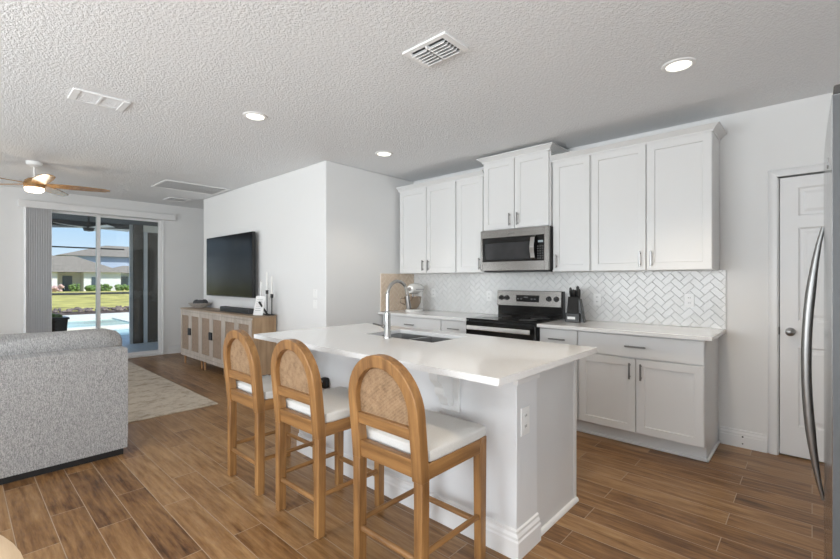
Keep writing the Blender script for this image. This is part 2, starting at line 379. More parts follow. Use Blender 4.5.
BP = [(0, 0), (.016, 0), (.016, .085), (.012, .092), (.012, .105), (.007, .118), (.007, .130), (0, .135)]
def base_x(mb, x0, x1, y, sgn=-1, prof=BP):   # runs along X on a wall face at y, sticking out sgn
    return mb.prism(prof, lambda d, z: (x0, y+sgn*d, z), lambda d, z: (x1, y+sgn*d, z))
def base_y(mb, y0, y1, x, sgn=1, prof=BP):
    return mb.prism(prof, lambda d, z: (x+sgn*d, y0, z), lambda d, z: (x+sgn*d, y1, z))
bn = base_x(MB(), -.545, DX0-.068, WY); base_x(bn, DX1+.068, EX, WY)
o = struct('baseboard_north', bn, 'trim', label='white baseboard beside the pantry door', cat='baseboard')
part('plug_hole', MB().cyl((-.398, WY-.0165, .085), (-.398, WY-.012, .085), .006, 10).cyl((-.398, WY-.0165, .032), (-.398, WY-.012, .032), .005, 10), 'dark', o)
pb = base_x(MB(), TVX, KX+.016, TVY); base_y(pb, TVY-.016, 3.6, KX); base_y(pb, TVY-.016, WY, TVX, -1)
struct('baseboard_partition', pb, 'trim', label='white baseboard along the television wall', cat='baseboard')
wb = base_y(MB(), SY, SO0-.06, SX); base_y(wb, SO1+.06, WY, SX)
struct('baseboard_west', wb, 'trim', label='white baseboard beside the sliding door', cat='baseboard')
sb = base_x(MB(), SX, EX, SY, 1); struct('baseboard_south', sb, 'trim', label='white baseboard behind the camera', cat='baseboard')

# pantry door with casing
def casing():
    mb = MB()
    prof = [(0, 0), (.018, 0), (.018, .036), (.010, .052), (0, .058)]   # (out, away from opening)
    mb.prism(prof, lambda d, a: (DX0-.01-a, WY-d, 0), lambda d, a: (DX0-.01-a, WY-d, DZ+.01+a))
    mb.prism(prof, lambda d, a: (DX1+.01+a, WY-d, 0), lambda d, a: (DX1+.01+a, WY-d, DZ+.01+a))
    mb.prism(prof, lambda d, a: (DX0-.01-a, WY-d, DZ+.01+a), lambda d, a: (DX1+.01+a, WY-d, DZ+.01+a))
    mb.box(DX0-.012, DX0-.003, WY-.005, WY+.11, 0, DZ+.005).box(DX1+.003, DX1+.012, WY-.005, WY+.11, 0, DZ+.005)
    return mb
struct('trim_1', casing(), 'trim', .002, label='white casing around the pantry door', cat='door casing')
def panel_door():
    mb = MB(); yf = WY+.012; yb = WY+.047
    xs = [DX0+.002, DX0+.105, DX0+.335, DX0+.445, DX0+.675, DX1-.002]
    zs = [.012, .235, .815, 1.005, 1.690, 1.775, 1.985, DZ]
    holes = [(1, 3)]
    for i in range(5):
        for j in range(7):
            hole = i in (1, 3) and j in (1, 3, 5)
            x0, x1, z0, z1 = xs[i], xs[i+1], zs[j], zs[j+1]
            if not hole: mb.poly_faces([(x0,yf,z0),(x1,yf,z0),(x1,yf,z1),(x0,yf,z1)], [(0,1,2,3)])
            else:
                loops = [(0, 0), (.012, .009), (.030, .009), (.050, .002)]
                for (d0, p0), (d1, p1) in zip(loops, loops[1:]):
                    A = [(x0+d0,yf+p0,z0+d0),(x1-d0,yf+p0,z0+d0),(x1-d0,yf+p0,z1-d0),(x0+d0,yf+p0,z1-d0)]
                    B = [(x0+d1,yf+p1,z0+d1),(x1-d1,yf+p1,z0+d1),(x1-d1,yf+p1,z1-d1),(x0+d1,yf+p1,z1-d1)]
                    mb.poly_faces(A+B, [(k, (k+1) % 4, 4+(k+1) % 4, 4+k) for k in range(4)])
                mb.poly_faces(B, [(0,1,2,3)])
    bmesh.ops.remove_doubles(mb.bm, verts=mb.bm.verts[:], dist=.0002)
    x0, x1, z0, z1 = xs[0], xs[-1], zs[0], zs[-1]
    mb.poly_faces([(x0,yf,z0),(x1,yf,z0),(x1,yf,z1),(x0,yf,z1),(x0,yb,z0),(x1,yb,z0),(x1,yb,z1),(x0,yb,z1)], [(0,1,5,4),(1,2,6,5),(2,3,7,6),(3,0,4,7),(4,5,6,7)])
    return mb
pd = struct('door_1', panel_door(), 'trim', label='white six panel pantry door beside the fridge', cat='door')
kb = part('knob', MB().lathe([(.030, 0), (.030, -.006), (.012, -.010), (.011, -.030), (.024, -.040), (.029, -.052), (.026, -.064), (.012, -.070), (0, -.071)], (DX0+.062, WY+.012, .925), 24, 'y'), 'nickel', pd, smooth=True, label='satin nickel round knob')
part('strike_plate', MB().box(DX0-.004, DX0+.001, WY-.008, WY+.02, .90, .955), 'blackm', pd)

# sliding glass door
def frame_rect(mb, x0, x1, y0, y1, z0, z1, wy, wz0, wz1):
    mb.box(x0, x1, y0, y0+wy, z0, z1).box(x0, x1, y1-wy, y1, z0, z1).box(x0, x1, y0+wy, y1-wy, z0, z0+wz0).box(x0, x1, y0+wy, y1-wy, z1-wz1, z1)
    return mb
sdr = struct('door_2', frame_rect(MB(), SX-.14, SX+.012, SO0, SO1, 0.0, SOZ, .022, .022, .03), 'trim', .003, label='white framed sliding glass door to the lanai', cat='sliding door')
for i, (a, b, xx) in enumerate(((SO0+.022, 1.575, SX-.05), (1.525, SO1-.022, SX-.095))):
    p = part('door_panel', frame_rect(MB(), xx-.017, xx+.017, a, b, .022, SOZ-.03, .045, .06, .03), 'trim', sdr, .003)
    part('pane', MB().box(xx-.003, xx+.003, a+.045, b-.045, .082, SOZ-.06), 'glass', p)

# ================================================================== OUTSIDE
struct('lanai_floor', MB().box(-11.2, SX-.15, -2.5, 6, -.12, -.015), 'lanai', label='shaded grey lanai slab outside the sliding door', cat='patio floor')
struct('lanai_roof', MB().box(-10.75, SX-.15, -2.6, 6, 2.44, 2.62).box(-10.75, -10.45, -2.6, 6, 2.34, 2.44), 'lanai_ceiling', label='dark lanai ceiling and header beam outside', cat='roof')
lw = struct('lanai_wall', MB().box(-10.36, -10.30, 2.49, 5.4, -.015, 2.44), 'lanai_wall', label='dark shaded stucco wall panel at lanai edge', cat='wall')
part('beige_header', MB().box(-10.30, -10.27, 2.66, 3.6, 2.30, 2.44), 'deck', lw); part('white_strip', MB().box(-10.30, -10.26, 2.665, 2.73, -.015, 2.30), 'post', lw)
sf = thing('pool_screen_frame', 'thin dark screen enclosure rail and grey post at lanai edge', 'screen frame', (-10.62, 1.0, -.015))
part('rail', MB().box(-10.66, -10.62, -2.6, 2.40, 1.925, 1.950), 'bronze', sf); part('post', MB().box(-10.40, -10.34, 2.435, 2.488, -.015, 2.44), 'post', sf, label='grey corner post'); part('post', MB().box(-10.66, -10.60, -.12, -.06, -.015, 2.33), 'post', sf)
GZ = -.12
struct('pool_deck', MB().box(-20.6, -11.2, -14, 26, -.35, -.03), 'deck', label='sunlit cream pool deck', cat='pool deck')
pw = part('swimming_pool', MB().box(-17.398, -14.602, -5.998, 3.598, -.028, -.012), 'water', None); tag(pw, 'turquoise swimming pool set in the pale deck', 'pool')
sp_ = part('spa_pool', MB().box(-13.6, -12.2, 2.6, 4.4, -.2, -.02), 'water', None); tag(sp_, 'small turquoise spa nearest the lanai post', 'pool')
cop = part('pool_coping', MB().box(-17.7, -17.4, -6.3, 3.9, -.029, .02).box(-14.6, -14.3, -6.3, 3.9, -.029, .02).box(-17.4, -14.6, 3.6, 3.9, -.03, .02).box(-17.4, -14.6, -6.3, -6, -.03, .02), 'deck', None); tag(cop, 'pale stone coping around the swimming pool', 'pool edge')
mu = part('mulch_bed', MB().box(-23.2, -20.6, -14, 30, -.3, -.06), 'mulch', None); tag(mu, 'dark mulch planting bed between deck and lawn', 'mulch bed', kind='stuff')
rk = MB()
for i in range(260):
    rk.ball((random.uniform(-23.1, -20.7), random.uniform(0, 9), .08), random.uniform(.05, .12), random.uniform(.05, .12), random.uniform(.03, .07), 6, 4)
tag(part('mulch_clumps', rk, mat('bed_stone', (.20, .155, .14), .9, var=.5, vs=2), None), 'low scattered stones and clumps on the dark mulch bed', 'stones', kind='stuff')
struct('lawn', MB().box(-62, -23.2, -40, 70, -.6, -.05), 'lawn', label='sunlit green lawn beyond the pool', cat='lawn')
struct('far_ground', MB().box(-220, -62, -150, 200, -1.2, -.3), 'lawn', label='far lawn around the neighbouring houses', cat='lawn')
hd = MB(); hd.box(-48.6, -47.6, -20, 50, -.1, .12)
tag(part('garden_border', hd, 'bronze', None), 'low dark border line across the far lawn', 'border')

def hip(mb, x0, x1, y0, y1, z0, z1, ov=.5, ridge='y', th=.18):
    x0 -= ov; x1 += ov; y0 -= ov; y1 += ov
    if ridge == 'y':
        h = (x1-x0)/2; a, b = ((x0+x1)/2, y0+h, z1), ((x0+x1)/2, y1-h, z1)
        v = [(x0,y0,z0),(x1,y0,z0),(x1,y1,z0),(x0,y1,z0), a, b]; f = [(0,1,4),(1,2,5,4),(2,3,5),(3,0,4,5),(3,2,1,0)]
    else:
        h = (y1-y0)/2; a, b = (x0+h, (y0+y1)/2, z1), (x1-h, (y0+y1)/2, z1)
        v = [(x0,y0,z0),(x1,y0,z0),(x1,y1,z0),(x0,y1,z0), a, b]; f = [(0,1,5,4),(1,2,5),(2,3,4,5),(3,0,4),(3,2,1,0)]
    mb.poly_faces(v, f); return mb
h1 = thing('house', 'single storey white neighbouring house with brown hip roof, left beyond the lawn', 'house', (-75, 7, -.3))
part('wall', MB().box(-77.5, -69, -6, 8.6, -.3, 2.35).box(-77.5, -69, 11.2, 15.2, -.3, 2.35).box(-77.5, -71.5, 8.6, 11.2, -.3, 2.35), 'stucco', h1)
part('roof', hip(MB(), -77.5, -69, -6, 15.2, 2.25, 4.45, .6), 'shingle', h1)
for y0, y1, z0, z1 in ((6.0, 7.2, .3, 1.7), (9.4, 10.4, -.25, 1.8), (12.0, 12.9, .3, 1.6)):
    xx = -71.5 if 8.6 < y0 < 11.2 else -69
    part('window', MB().box(xx, xx+.06, y0, y1, z0, z1), 'hwin', h1)
h2 = thing('house', 'taller neighbouring house with blue grey gable wall, right of the brown roof', 'house', (-92, 21, -.3))
part('wall', MB().box(-102, -88, 12, 33, -.3, 5.3).box(-88, -82, 16.4, 20.6, -.3, 2.3).box(-88, -84, 20.6, 25, -.3, 2.3), 'bluestucco', h2)
part('roof', hip(MB(), -102, -88, 11.6, 33, 5.2, 7.5, .7, 'y'), 'shingle', h2); part('porch_roof', hip(MB(), -89, -81, 15.0, 27, 2.3, 3.6, .4), 'shingle', h2)
part('window', MB().box(-82, -81.9, 17.6, 19.0, -.2, 1.8), 'hwin', h2); part('column', MB().box(-81.9, -81.5, 19.6, 20.1, -.3, 2.3), 'stucco', h2)
sn = 0
def shrub(x, y, r, h, m, label):
    mb = MB()
    for k in range(26):
        a = random.uniform(0, 6.28); q = random.uniform(0, r)
        mb.ball((x+q*math.cos(a), y+q*math.sin(a), -.3+h*random.uniform(.15, .9)), r*.35, r*.35, r*.3, 7, 5)
    tag(part('shrub', mb, m, None), label, 'shrub')
shrub(-67.5, 8.3, .6, 1.0, 'bloom', 'pale pink flowering shrub, leftmost before the white house')
shrub(-67.4, 10.0, .55, 1.1, 'leaf', 'dark green shrub right of the pink flowering shrub')
shrub(-67.2, 11.6, .7, .8, 'leaf', 'low green shrub before the right white house wall')
shrub(-67.4, 13.2, .6, 1.0, 'leaf', 'small green shrub under the house window')
shrub(-67.6, 15.0, .8, .9, 'leaf', 'green shrub at right corner of the white house')

pl = thing('planter', 'black square planter on the lanai, seen through left glass pane', 'planter', (-10.2, 1.26, -.015))
part('pot', MB().hexa([(-10.35,1.12,-.015),(-10.06,1.12,-.015),(-10.06,1.36,-.015),(-10.35,1.36,-.015)], [(-10.40,1.08,.58),(-10.02,1.08,.58),(-10.02,1.40,.58),(-10.40,1.40,.58)]), 'blackm', pl, .01)
part('rim', MB().box(-10.42, -10.0, 1.06, 1.42, .58, .62), 'knob_black', pl, .01)
part('plant', MB().ball((-10.25, 1.2, .64), .08, .07, .05).ball((-10.15, 1.28, .63), .06, .06, .05), 'leaf', pl)
lf = thing('patio_fan', 'white bladed fan under the dark lanai ceiling', 'ceiling fan', (-9.55, 1.62, 2.44))
part('hub', MB().lathe([(0, 2.17), (.07, 2.18), (.09, 2.24), (.05, 2.28), (.015, 2.29), (.015, 2.44)], (-9.55, 1.62, 0), 16), 'bronze', lf)
for k in range(5):
    a = R(20+72*k); d = Vector((math.cos(a), math.sin(a), 0)); n = Vector((-d.y, d.x, 0)); c = Vector((-9.55, 1.62, 2.235))
    q = [c+d*.08-n*.04, c+d*.62-n*.06+Vector((0,0,.015)), c+d*.62+n*.06-Vector((0,0,.015)), c+d*.08+n*.04]
    part('blade', MB().hexa(q, [p+Vector((0, 0, .008)) for p in q]), 'white', lf)

# ================================================================== KITCHEN CABINETS
def shaker(mb, x0, x1, z0, z1, yf, yb, rail=.058, dep=.009):
    A = lambda d, y: [(x0+d,y,z0+d),(x1-d,y,z0+d),(x1-d,y,z1-d),(x0+d,y,z1-d)]
    L = [A(0, yb), A(0, yf+.0015), A(.0015, yf), A(rail, yf), A(rail+.003, yf+dep)]
    for a, b in zip(L, L[1:]): mb.poly_faces(a+b, [(k, (k+1) % 4, 4+(k+1) % 4, 4+k) for k in range(4)])
    mb.poly_faces(L[-1], [(0,1,2,3)]); mb.poly_faces(L[0], [(3,2,1,0)])
    bmesh.ops.remove_doubles(mb.bm, verts=mb.bm.verts[:], dist=.0001); return mb
def slab(mb, x0, x1, z0, z1, yf, yb): return shaker(mb, x0, x1, z0, z1, yf, yb, .012, .0)
def pull_v(x, yf, zc, L=.125):
    return MB().box(x-.006, x+.006, yf-.034, yf-.024, zc-L/2, zc+L/2).cyl((x, yf, zc-L*.36), (x, yf-.026, zc-L*.36), .005, 8).cyl((x, yf, zc+L*.36), (x, yf-.026, zc+L*.36), .005, 8)
def pull_h(xc, yf, z, L=.15):
    return MB().box(xc-L/2, xc+L/2, yf-.034, yf-.024, z-.006, z+.006).cyl((xc-L*.36, yf, z), (xc-L*.36, yf-.026, z), .005, 8).cyl((xc+L*.36, yf, z), (xc+L*.36, yf-.026, z), .005, 8)
CROWN = [(0, -.012), (.006, -.012), (.006, .004), (.012, .008), (.040, .032), (.048, .034), (.048, .044), (0, .044)]
def crown(x0, x1, yf, z, yw, left, right):
    """crown along the front, returning to the wall where left / right is true"""
    mb = MB()
    f0 = lambda d, h: (x0-(d if left else 0), yf-d, z+h); f1 = lambda d, h: (x1+(d if right else 0), yf-d, z+h)
    mb.prism(CROWN, f0, f1)
    if right: mb.prism(CROWN, lambda d, h: (x1+d, yf-d, z+h), lambda d, h: (x1+d, yw, z+h))
    if left: mb.prism(CROWN, lambda d, h: (x0-d, yf-d, z+h), lambda d, h: (x0-d, yw, z+h))
    return mb
UF = 3.83; UB = 3.85
def wall_cab(label, x0, x1, z0, z1, doors, cl, cr, handles, yf=UF):
    t = thing('wall_cabinet', label, 'cabinet', ((x0+x1)/2, WY, z0), 'white wall cabinets above the counter')
    part('body', MB().box(x0, x1, yf+.021, WY-.002, z0, z1), 'cab', t, .0015)
    for a, b, hx in doors:
        d = part('door', shaker(MB(), a, b, z0+.004, z1-.012, yf, yf+.020), 'cab', t)
        part('handle', pull_v(hx, yf, z0+.095), 'nickel', d, .0015, label='brushed nickel bar handle')
    part('crown_moulding', crown(x0, x1, yf, z1, WY-.002, cl, cr), 'cab', t)
    return t
UZ, UT = 1.385, 2.43
wall_cab('white two door wall cabinet at the far left corner of the kitchen', -3.885, -2.965, UZ, UT, [(-3.868, -3.420, -3.46), (-3.412, -2.975, -3.372)], False, False, 0)
wall_cab('narrow white single door wall cabinet left of the microwave', -2.965, -2.583, UZ, UT, [(-2.955, -2.605, -2.637)], False, False, 0)
wall_cab('short raised white two door cabinet above the microwave', -2.580, -1.825, 1.822, 2.545, [(-2.572, -2.209, -2.25), (-2.200, -1.838, -2.16)], True, True, 0, 3.80)
wall_cab('narrow white single door wall cabinet right of the microwave', -1.822, -1.455, UZ, UT, [(-1.805, -1.463, -1.768)], False, False, 0)
wall_cab('wide white two door wall cabinet at the right end of the row', -1.455, -.548, UZ, UT, [(-1.447, -1.006, -1.045), (-.998, -.552, -.96)], False, True, 0)

BF = 3.56
def base_cab(label, x0, x1, drawers, doors, end=False):
    t = thing('base_cabinet', label, 'cabinet', ((x0+x1)/2, WY, 0), 'white base cabinets under the counter')
    part('body', MB().box(x0, x1, BF+.021, WY-.002, .115, .883), 'cab', t, .0015)
    part('toe_kick', MB().box(x0, x1-(.0 if not end else .004), 3.655, WY-.01, 0, .115), 'cab', t)
    sh = MB().box(x0, x1+(.014 if end else 0), 3.637, 3.655, 0, .022)
    if end: sh.box(x1-.004, x1+.014, 3.637, WY-.02, 0, .022)
    part('shoe_moulding', sh, 'trim', t, .006)
    for a, b in drawers:
        d = part('drawer', slab(MB(), a, b, .705, .872, BF, BF+.020), 'cab', t)
        part('handle', pull_h((a+b)/2, BF, .79), 'nickel', d, .0015, label='brushed nickel bar handle')
    for a, b, hx in doors:
        d = part('door', shaker(MB(), a, b, .125, .695, BF, BF+.020), 'cab', t)
        part('handle', pull_v(hx, BF, .60), 'nickel', d, .0015, label='brushed nickel bar handle')
base_cab('white base cabinet with wide drawer under the stand mixer', -3.905, -2.962, [(-3.87, -2.968)], [(-3.87, -3.423, -3.46), (-3.416, -2.968, -3.38)])
base_cab('narrow white base cabinet with drawer left of the range', -2.962, -2.592, [(-2.954, -2.60)], [(-2.954, -2.60, -2.64)])
base_cab('narrow white base cabinet with drawer right of the range', -1.812, -1.458, [(-1.805, -1.466)], [(-1.805, -1.466, -1.51)])
base_cab('white double door base cabinet with wide drawer at counter end', -1.458, -.556, [(-1.448, -.560)], [(-1.448, -1.008, -1.045), (-1.0, -.560, -.965)], True)
CF = 3.52
tag(part('countertop', MB().box(KX+.003, -2.590, CF, WY-.003, .884, .914), 'quartz', None, .003, loc=(-3.25, WY, .884)), 'white quartz countertop left of the range under the mixer', 'countertop')
tag(part('countertop', MB().box(-1.815, -.505, CF, WY-.003, .884, .914), 'quartz', None, .003, loc=(-1.15, WY, .884)), 'white quartz countertop right of the range under the knife block', 'countertop')

# herringbone tile
def clip(poly, x0, x1, z0, z1):
    for ax, val, s in ((0, x0, 1), (0, x1, -1), (1, z0, 1), (1, z1, -1)):
        out = []
        for i in range(len(poly)):
            p, q = poly[i], poly[(i+1) % len(poly)]
            dp, dq = (p[ax]-val)*s, (q[ax]-val)*s
            if dp >= 0: out.append(p)
            if dp*dq < 0:
                t = dp/(dp-dq); out.append((p[0]+(q[0]-p[0])*t, p[1]+(q[1]-p[1])*t))
        poly = out
        if len(poly) < 3: return []
    return poly
def herring(x0, x1, z0, z1, to3, L=.1, W=.051, g=.003):
    mb = MB(); k45 = math.sqrt(.5); rng = random.Random(3)
    cx, cz = x1, z1; n = int(((x1-x0)+(z1-z0))/W)+20
    for j in range(-int((x1-x0)/(L*1.41))-4, int((x1-x0)/(L*1.41))+5):
        for k in range(-40, 41):
            for kind in (0, 1):
                if kind == 0: q = (j*L+k*W, -j*L+k*W, L, W)
                else: q = (j*L+k*W, -j*L+(k+1)*W, W, L)
                r = [(q[0]+g/2, q[1]+g/2), (q[0]+q[2]-g/2, q[1]+g/2), (q[0]+q[2]-g/2, q[1]+q[3]-g/2), (q[0]+g/2, q[1]+q[3]-g/2)]
                P = [((u-v)*k45+cx-(x1-x0)*0, (u+v)*k45+cz-.2) for u, v in r]
                P = clip(P, x0+.001, x1-.001, z0+.001, z1-.001)
                if len(P) < 3: continue
                c0 = sum(p[0] for p in P)/len(P); c1 = sum(p[1] for p in P)/len(P)
                if max(abs(p[0]-c0)+abs(p[1]-c1) for p in P) < .008: continue
                tx, tz = rng.uniform(-.03, .03), rng.uniform(-.03, .03)
                f = lambda s, d: [to3(c0+(p[0]-c0)*s, c1+(p[1]-c1)*s, d+(tx*(p[0]-c0)+tz*(p[1]-c1) if d > .003 else 0)) for p in P]
                A, B, C = f(1, 0), f(1, .0045), f(.94, .0062); m = len(P)
                mb.poly_faces(A+B+C, [(i, (i+1) % m, m+(i+1) % m, m+i) for i in range(m)]+[(m+i, m+(i+1) % m, 2*m+(i+1) % m, 2*m+i) for i in range(m)]+[tuple(range(2*m, 3*m))])
    return mb
bs = part('backsplash', herring(KX+.012, -.505, .9145, 1.3845, lambda x, z, d: (x, WY-.006-d, z)), 'tile', None)
tag(bs, 'glossy white herringbone tile backsplash behind the range and counters', 'backsplash')
part('grout_bed', MB().box(KX+.004, -.500, WY-.0075, WY-.0005, .9145, 1.3845), 'grout', bs)
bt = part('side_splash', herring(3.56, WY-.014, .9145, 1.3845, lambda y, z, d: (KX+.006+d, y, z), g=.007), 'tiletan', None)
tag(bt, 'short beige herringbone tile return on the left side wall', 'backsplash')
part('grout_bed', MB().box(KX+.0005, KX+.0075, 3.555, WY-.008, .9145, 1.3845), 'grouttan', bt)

def outlet(to, label, slots='duplex', kindname='outlet'):
    """to(u,v,d) maps plate coordinates to the wall"""
    def bx(mb, u0, u1, v0, v1, d0, d1):
        c = [to(u, v, d) for d in (d0, d1) for u, v in ((u0, v0), (u1, v0), (u1, v1), (u0, v1))]
        return mb.hexa(c[:4], c[4:])
    t = thing('wall_outlet' if kindname == 'outlet' else 'light_switch', label, kindname, to(0, 0, 0))
    part('cover_plate', bx(MB(), -.036, .036, -.058, .058, 0, .005), 'white', t, .002)
    if kindname == 'outlet':
        for v in (-.022, .022):
            s = part('socket', bx(MB(), -.017, .017, v-.015, v+.015, .005, .0065), 'white', t, .003)
            part('slot', bx(bx(MB(), -.008, -.005, v-.004, v+.006, .0065, .0072), .005, .008, v-.004, v+.006, .0065, .0072), 'dark', s)
    else:
        part('rocker', bx(MB(), -.016, .016, -.033, .033, .005, .009), 'white', t, .002)
    return t
for x, z, l in ((-3.57, 1.14, 'white outlet on backsplash beside the stand mixer'), (-2.73, 1.12, 'white outlet on backsplash just left of the range panel'), (-1.51, 1.12, 'white outlet on backsplash just right of the knife block'), (-.755, 1.135, 'white outlet on backsplash near its right end')):
    outlet(lambda u, v, d, x=x, z=z: (x+u, WY-.0125-d, z+v), l)
outlet(lambda u, v, d: (-4.13+u, TVY-d, 1.15+v*.8), 'white switch on television wall, upper of the pair', kindname='switch')
outlet(lambda u, v, d: (-4.13+u, TVY-d, 1.03+v*.8), 'white switch on television wall, lower of the pair', kindname='switch')

# ================================================================== MICROWAVE, RANGE
mw = thing('microwave', 'stainless over-the-range microwave under the raised cabinet', 'microwave', (-2.2, WY, 1.395))
MX0, MX1, MZ0, MZ1, MF = -2.582, -1.815, 1.400, 1.816, 3.76
part('body', MB().box(MX0+.004, MX1, MF+.03, WY-.012, MZ0, MZ1), 'blackm', mw, .004)
part('bottom_vent', MB().box(MX0+.03, MX1-.02, MF+.02, WY-.2, MZ0-.014, MZ0+.004), 'dark', mw)
def ring(mb, x0, x1, z0, z1, yf, yb, l, r, b, t):
    mb.box(x0, x0+l, yf, yb, z0, z1).box(x1-r, x1, yf, yb, z0, z1).box(x0+l, x1-r, yf, yb, z0, z0+b).box(x0+l, x1-r, yf, yb, z1-t, z1); return mb
mf = part('front_frame', ring(MB(), MX0, MX1-.002, MZ0, MZ1, MF, MF+.03,   .022, .045, .092, .078), 'steel', mw, .002)
d = part('door_panel', MB().box(MX0+.022, MX1-.046, MF+.004, MF+.03, MZ0+.092, MZ1-.078), 'black', mw, label='black glass door')
part('window', MB().box(MX0+.06, -2.015, MF+.001, MF+.006, MZ0+.115, MZ1-.135), 'mwglass', d)
part('display', MB().box(-1.925, -1.875, MF+.001, MF+.005, 1.665, 1.685), mat('display_glow', (.1, .12, .13), .3, emit=(.5, .6, .65), es=.35), mw)
bt_ = MB()
for i in range(3):
    for j in range(6): bt_.box(-1.935+i*.026, -1.923+i*.026, MF+.002, MF+.005, 1.51+j*.023, 1.518+j*.023)
part('keypad', bt_, mat('keypad_print', (.12, .12, .12), .4), mw)
hp = [(-1.962, MF-.004, 1.500), (-1.964, MF-.035, 1.520), (-1.966, MF-.046, 1.57), (-1.967, MF-.050, 1.618), (-1.966, MF-.046, 1.665), (-1.964, MF-.035, 1.715), (-1.962, MF-.004, 1.735)]
hm = MB()
for (a, b) in zip(hp, hp[1:]):
    hm.hexa([(a[0]-.022, a[1], a[2]), (a[0]+.022, a[1], a[2]), (a[0]+.022, a[1]+.010, a[2]), (a[0]-.022, a[1]+.010, a[2])], [(b[0]-.022, b[1], b[2]), (b[0]+.022, b[1], b[2]), (b[0]+.022, b[1]+.010, b[2]), (b[0]-.022, b[1]+.010, b[2])])
part('handle', hm, 'chrome', mw, label='curved polished handle')
part('badge', MB().box(-2.255, -2.185, MF-.0012, MF, 1.768, 1.778), 'nickel', mw, .0006)

RX0, RX1, RF = -2.585, -1.82, 3.50
rg = thing('range', 'stainless and black electric range between the base cabinets', 'stove', (-2.2, WY, 0))
part('body', MB().box(RX0, RX1, RF+.045, WY-.022, .02, .905), 'blackm', rg, .003)
part('cooktop', MB().box(RX0-.002, RX1+.002, RF+.01, 4.09, .905, .922), 'black', rg, .004, label='black glass cooktop')
for bx_, by_, r in ((-2.40, 3.70, .10), (-2.0, 3.70, .085), (-2.40, 3.95, .075), (-2.0, 3.95, .095)):
    part('burner', MB().lathe([(r-.004, .9221), (r, .9221), (r, .9226), (r-.004, .9226)], (bx_, by_, 0), 32), mat('burner_print', (.06, .06, .06), .3) if 'burner_print' not in bpy.data.materials else bpy.data.materials['burner_print'], rg)
part('oven_door', MB().box(RX0+.003, RX1-.003, RF, RF+.045, .20, .895), 'black', rg, .004, label='black glass oven door')
part('drawer', MB().box(RX0+.003, RX1-.003, RF+.005, RF+.045, .03, .19), 'steel', rg, .004, label='stainless storage drawer')
part('handle', MB().box(RX0+.045, RX1-.028, RF-.055, RF-.038, .815, .858).box(RX0+.06, RX0+.09, RF-.04, RF, .825, .85).box(RX1-.10, RX1-.07, RF-.04, RF, .825, .85), 'handle_steel', rg, .006, label='wide polished steel handle')
BY = 4.07
part('rear_guard', MB().box(RX0+.015, RX1-.004, BY+.012, WY-.02, .905, 1.19), 'black', rg, .003, label='black glass upstand')
cp = part('control_panel', MB().prism([(BY-.012, 1.03), (BY+.012, 1.03), (BY+.03, 1.19), (BY+.0, 1.192)], lambda y, z: (RX0+.016, y, z), lambda y, z: (RX1-.012, y, z)), 'steel', rg, .003)
part('display', MB().box(-2.33, -2.07, BY-.012, BY+.004, 1.075, 1.145), 'black', cp)
part('key_row', MB().box(-2.32, -2.30, BY-.0135, BY-.011, 1.10, 1.112).box(-2.28, -2.26, BY-.0135, BY-.011, 1.10, 1.112).box(-2.24, -2.19, BY-.0135, BY-.011, 1.118, 1.130).box(-2.16, -2.14, BY-.0135, BY-.011, 1.10, 1.112).box(-2.125, -2.105, BY-.0135, BY-.011, 1.10, 1.112), bpy.data.materials['keypad_print'], cp)
for x in (-2.515, -2.447, -1.962, -1.882):
    k = part('knob', MB().lathe([(.027, 0), (.027, -.006), (.021, -.010), (.019, -.030), (0, -.031)], (x, BY-.004, 1.112), 20, 'y'), 'knob_black', rg, smooth=True, label='black control knob')
    part('grip', MB().box(x-.004, x+.004, BY-.043, BY-.03, 1.094, 1.130), 'knob_black', k, .002)

# ================================================================== ITEMS ON THE COUNTER
def moved(mb, ang, c):
    bmesh.ops.rotate(mb.bm, verts=mb.bm.verts[:], cent=(0, 0, 0), matrix=Matrix.Rotation(ang, 3, 'Z')); bmesh.ops.translate(mb.bm, verts=mb.bm.verts[:], vec=c); return mb
MC = (-3.655, 3.90, .914); MA = R(285)      # mixer points along its local +X
mix = thing('stand_mixer', 'white stand mixer with metal bowl in the far counter corner', 'mixer', MC)
mv = lambda mb: moved(mb, MA, MC)
part('base', mv(MB().lathe([(0, 0), (.118, 0), (.122, .012), (.115, .030), (0, .034)], (.03, 0, 0), 28, 'z', (1.25, .85))), 'mixer', mix, smooth=True)
part('column', mv(MB().sweep([(-.095, 0, .02), (-.10, 0, .08), (-.095, 0, .15), (-.08, 0, .215), (-.06, 0, .25)], [.058, .048, .043, .048, .058], 18)), 'mixer', mix, smooth=True)
part('head', mv(MB().sweep([(-.155, 0, .275), (-.145, 0, .275), (-.11, 0, .277), (-.03, 0, .282), (.05, 0, .284), (.11, 0, .280), (.15, 0, .276), (.158, 0, .276)], [.01, .045, .060, .066, .066, .060, .045, .01], 20)), 'mixer', mix, smooth=True)
part('trim_band', mv(MB().box(-.10, .10, -.067, -.060, .268, .278).box(-.10, .10, .060, .067, .268, .278)), 'nickel', mix)
part('hub_cap', mv(MB().cyl((.15, 0, .276), (.168, 0, .276), .026, 18)), 'chrome', mix, smooth=True)
bw_ = part('bowl', mv(MB().lathe([(.045, .036), (.050, .038), (.075, .065), (.098, .11), (.105, .17), (.108, .185), (.103, .185), (.099, .168), (.09, .11), (.05, .06), (0, .05)], (.075, 0, 0), 28)), 'bowl', mix, smooth=True)
part('handle', mv(MB().sweep([(.12, -.09, .165), (.14, -.135, .16), (.14, -.14, .11), (.12, -.085, .085)], .007, 8)), 'bowl', bw_, smooth=True)
part('beater', mv(MB().cyl((.075, 0, .225), (.075, 0, .13), .010, 10).ball((.075, 0, .11), .04, .012, .05)), 'nickel', mix, smooth=True)
part('knob', mv(MB().cyl((-.07, -.06, .262), (-.07, -.075, .262), .014, 12)), 'knob_black', mix)

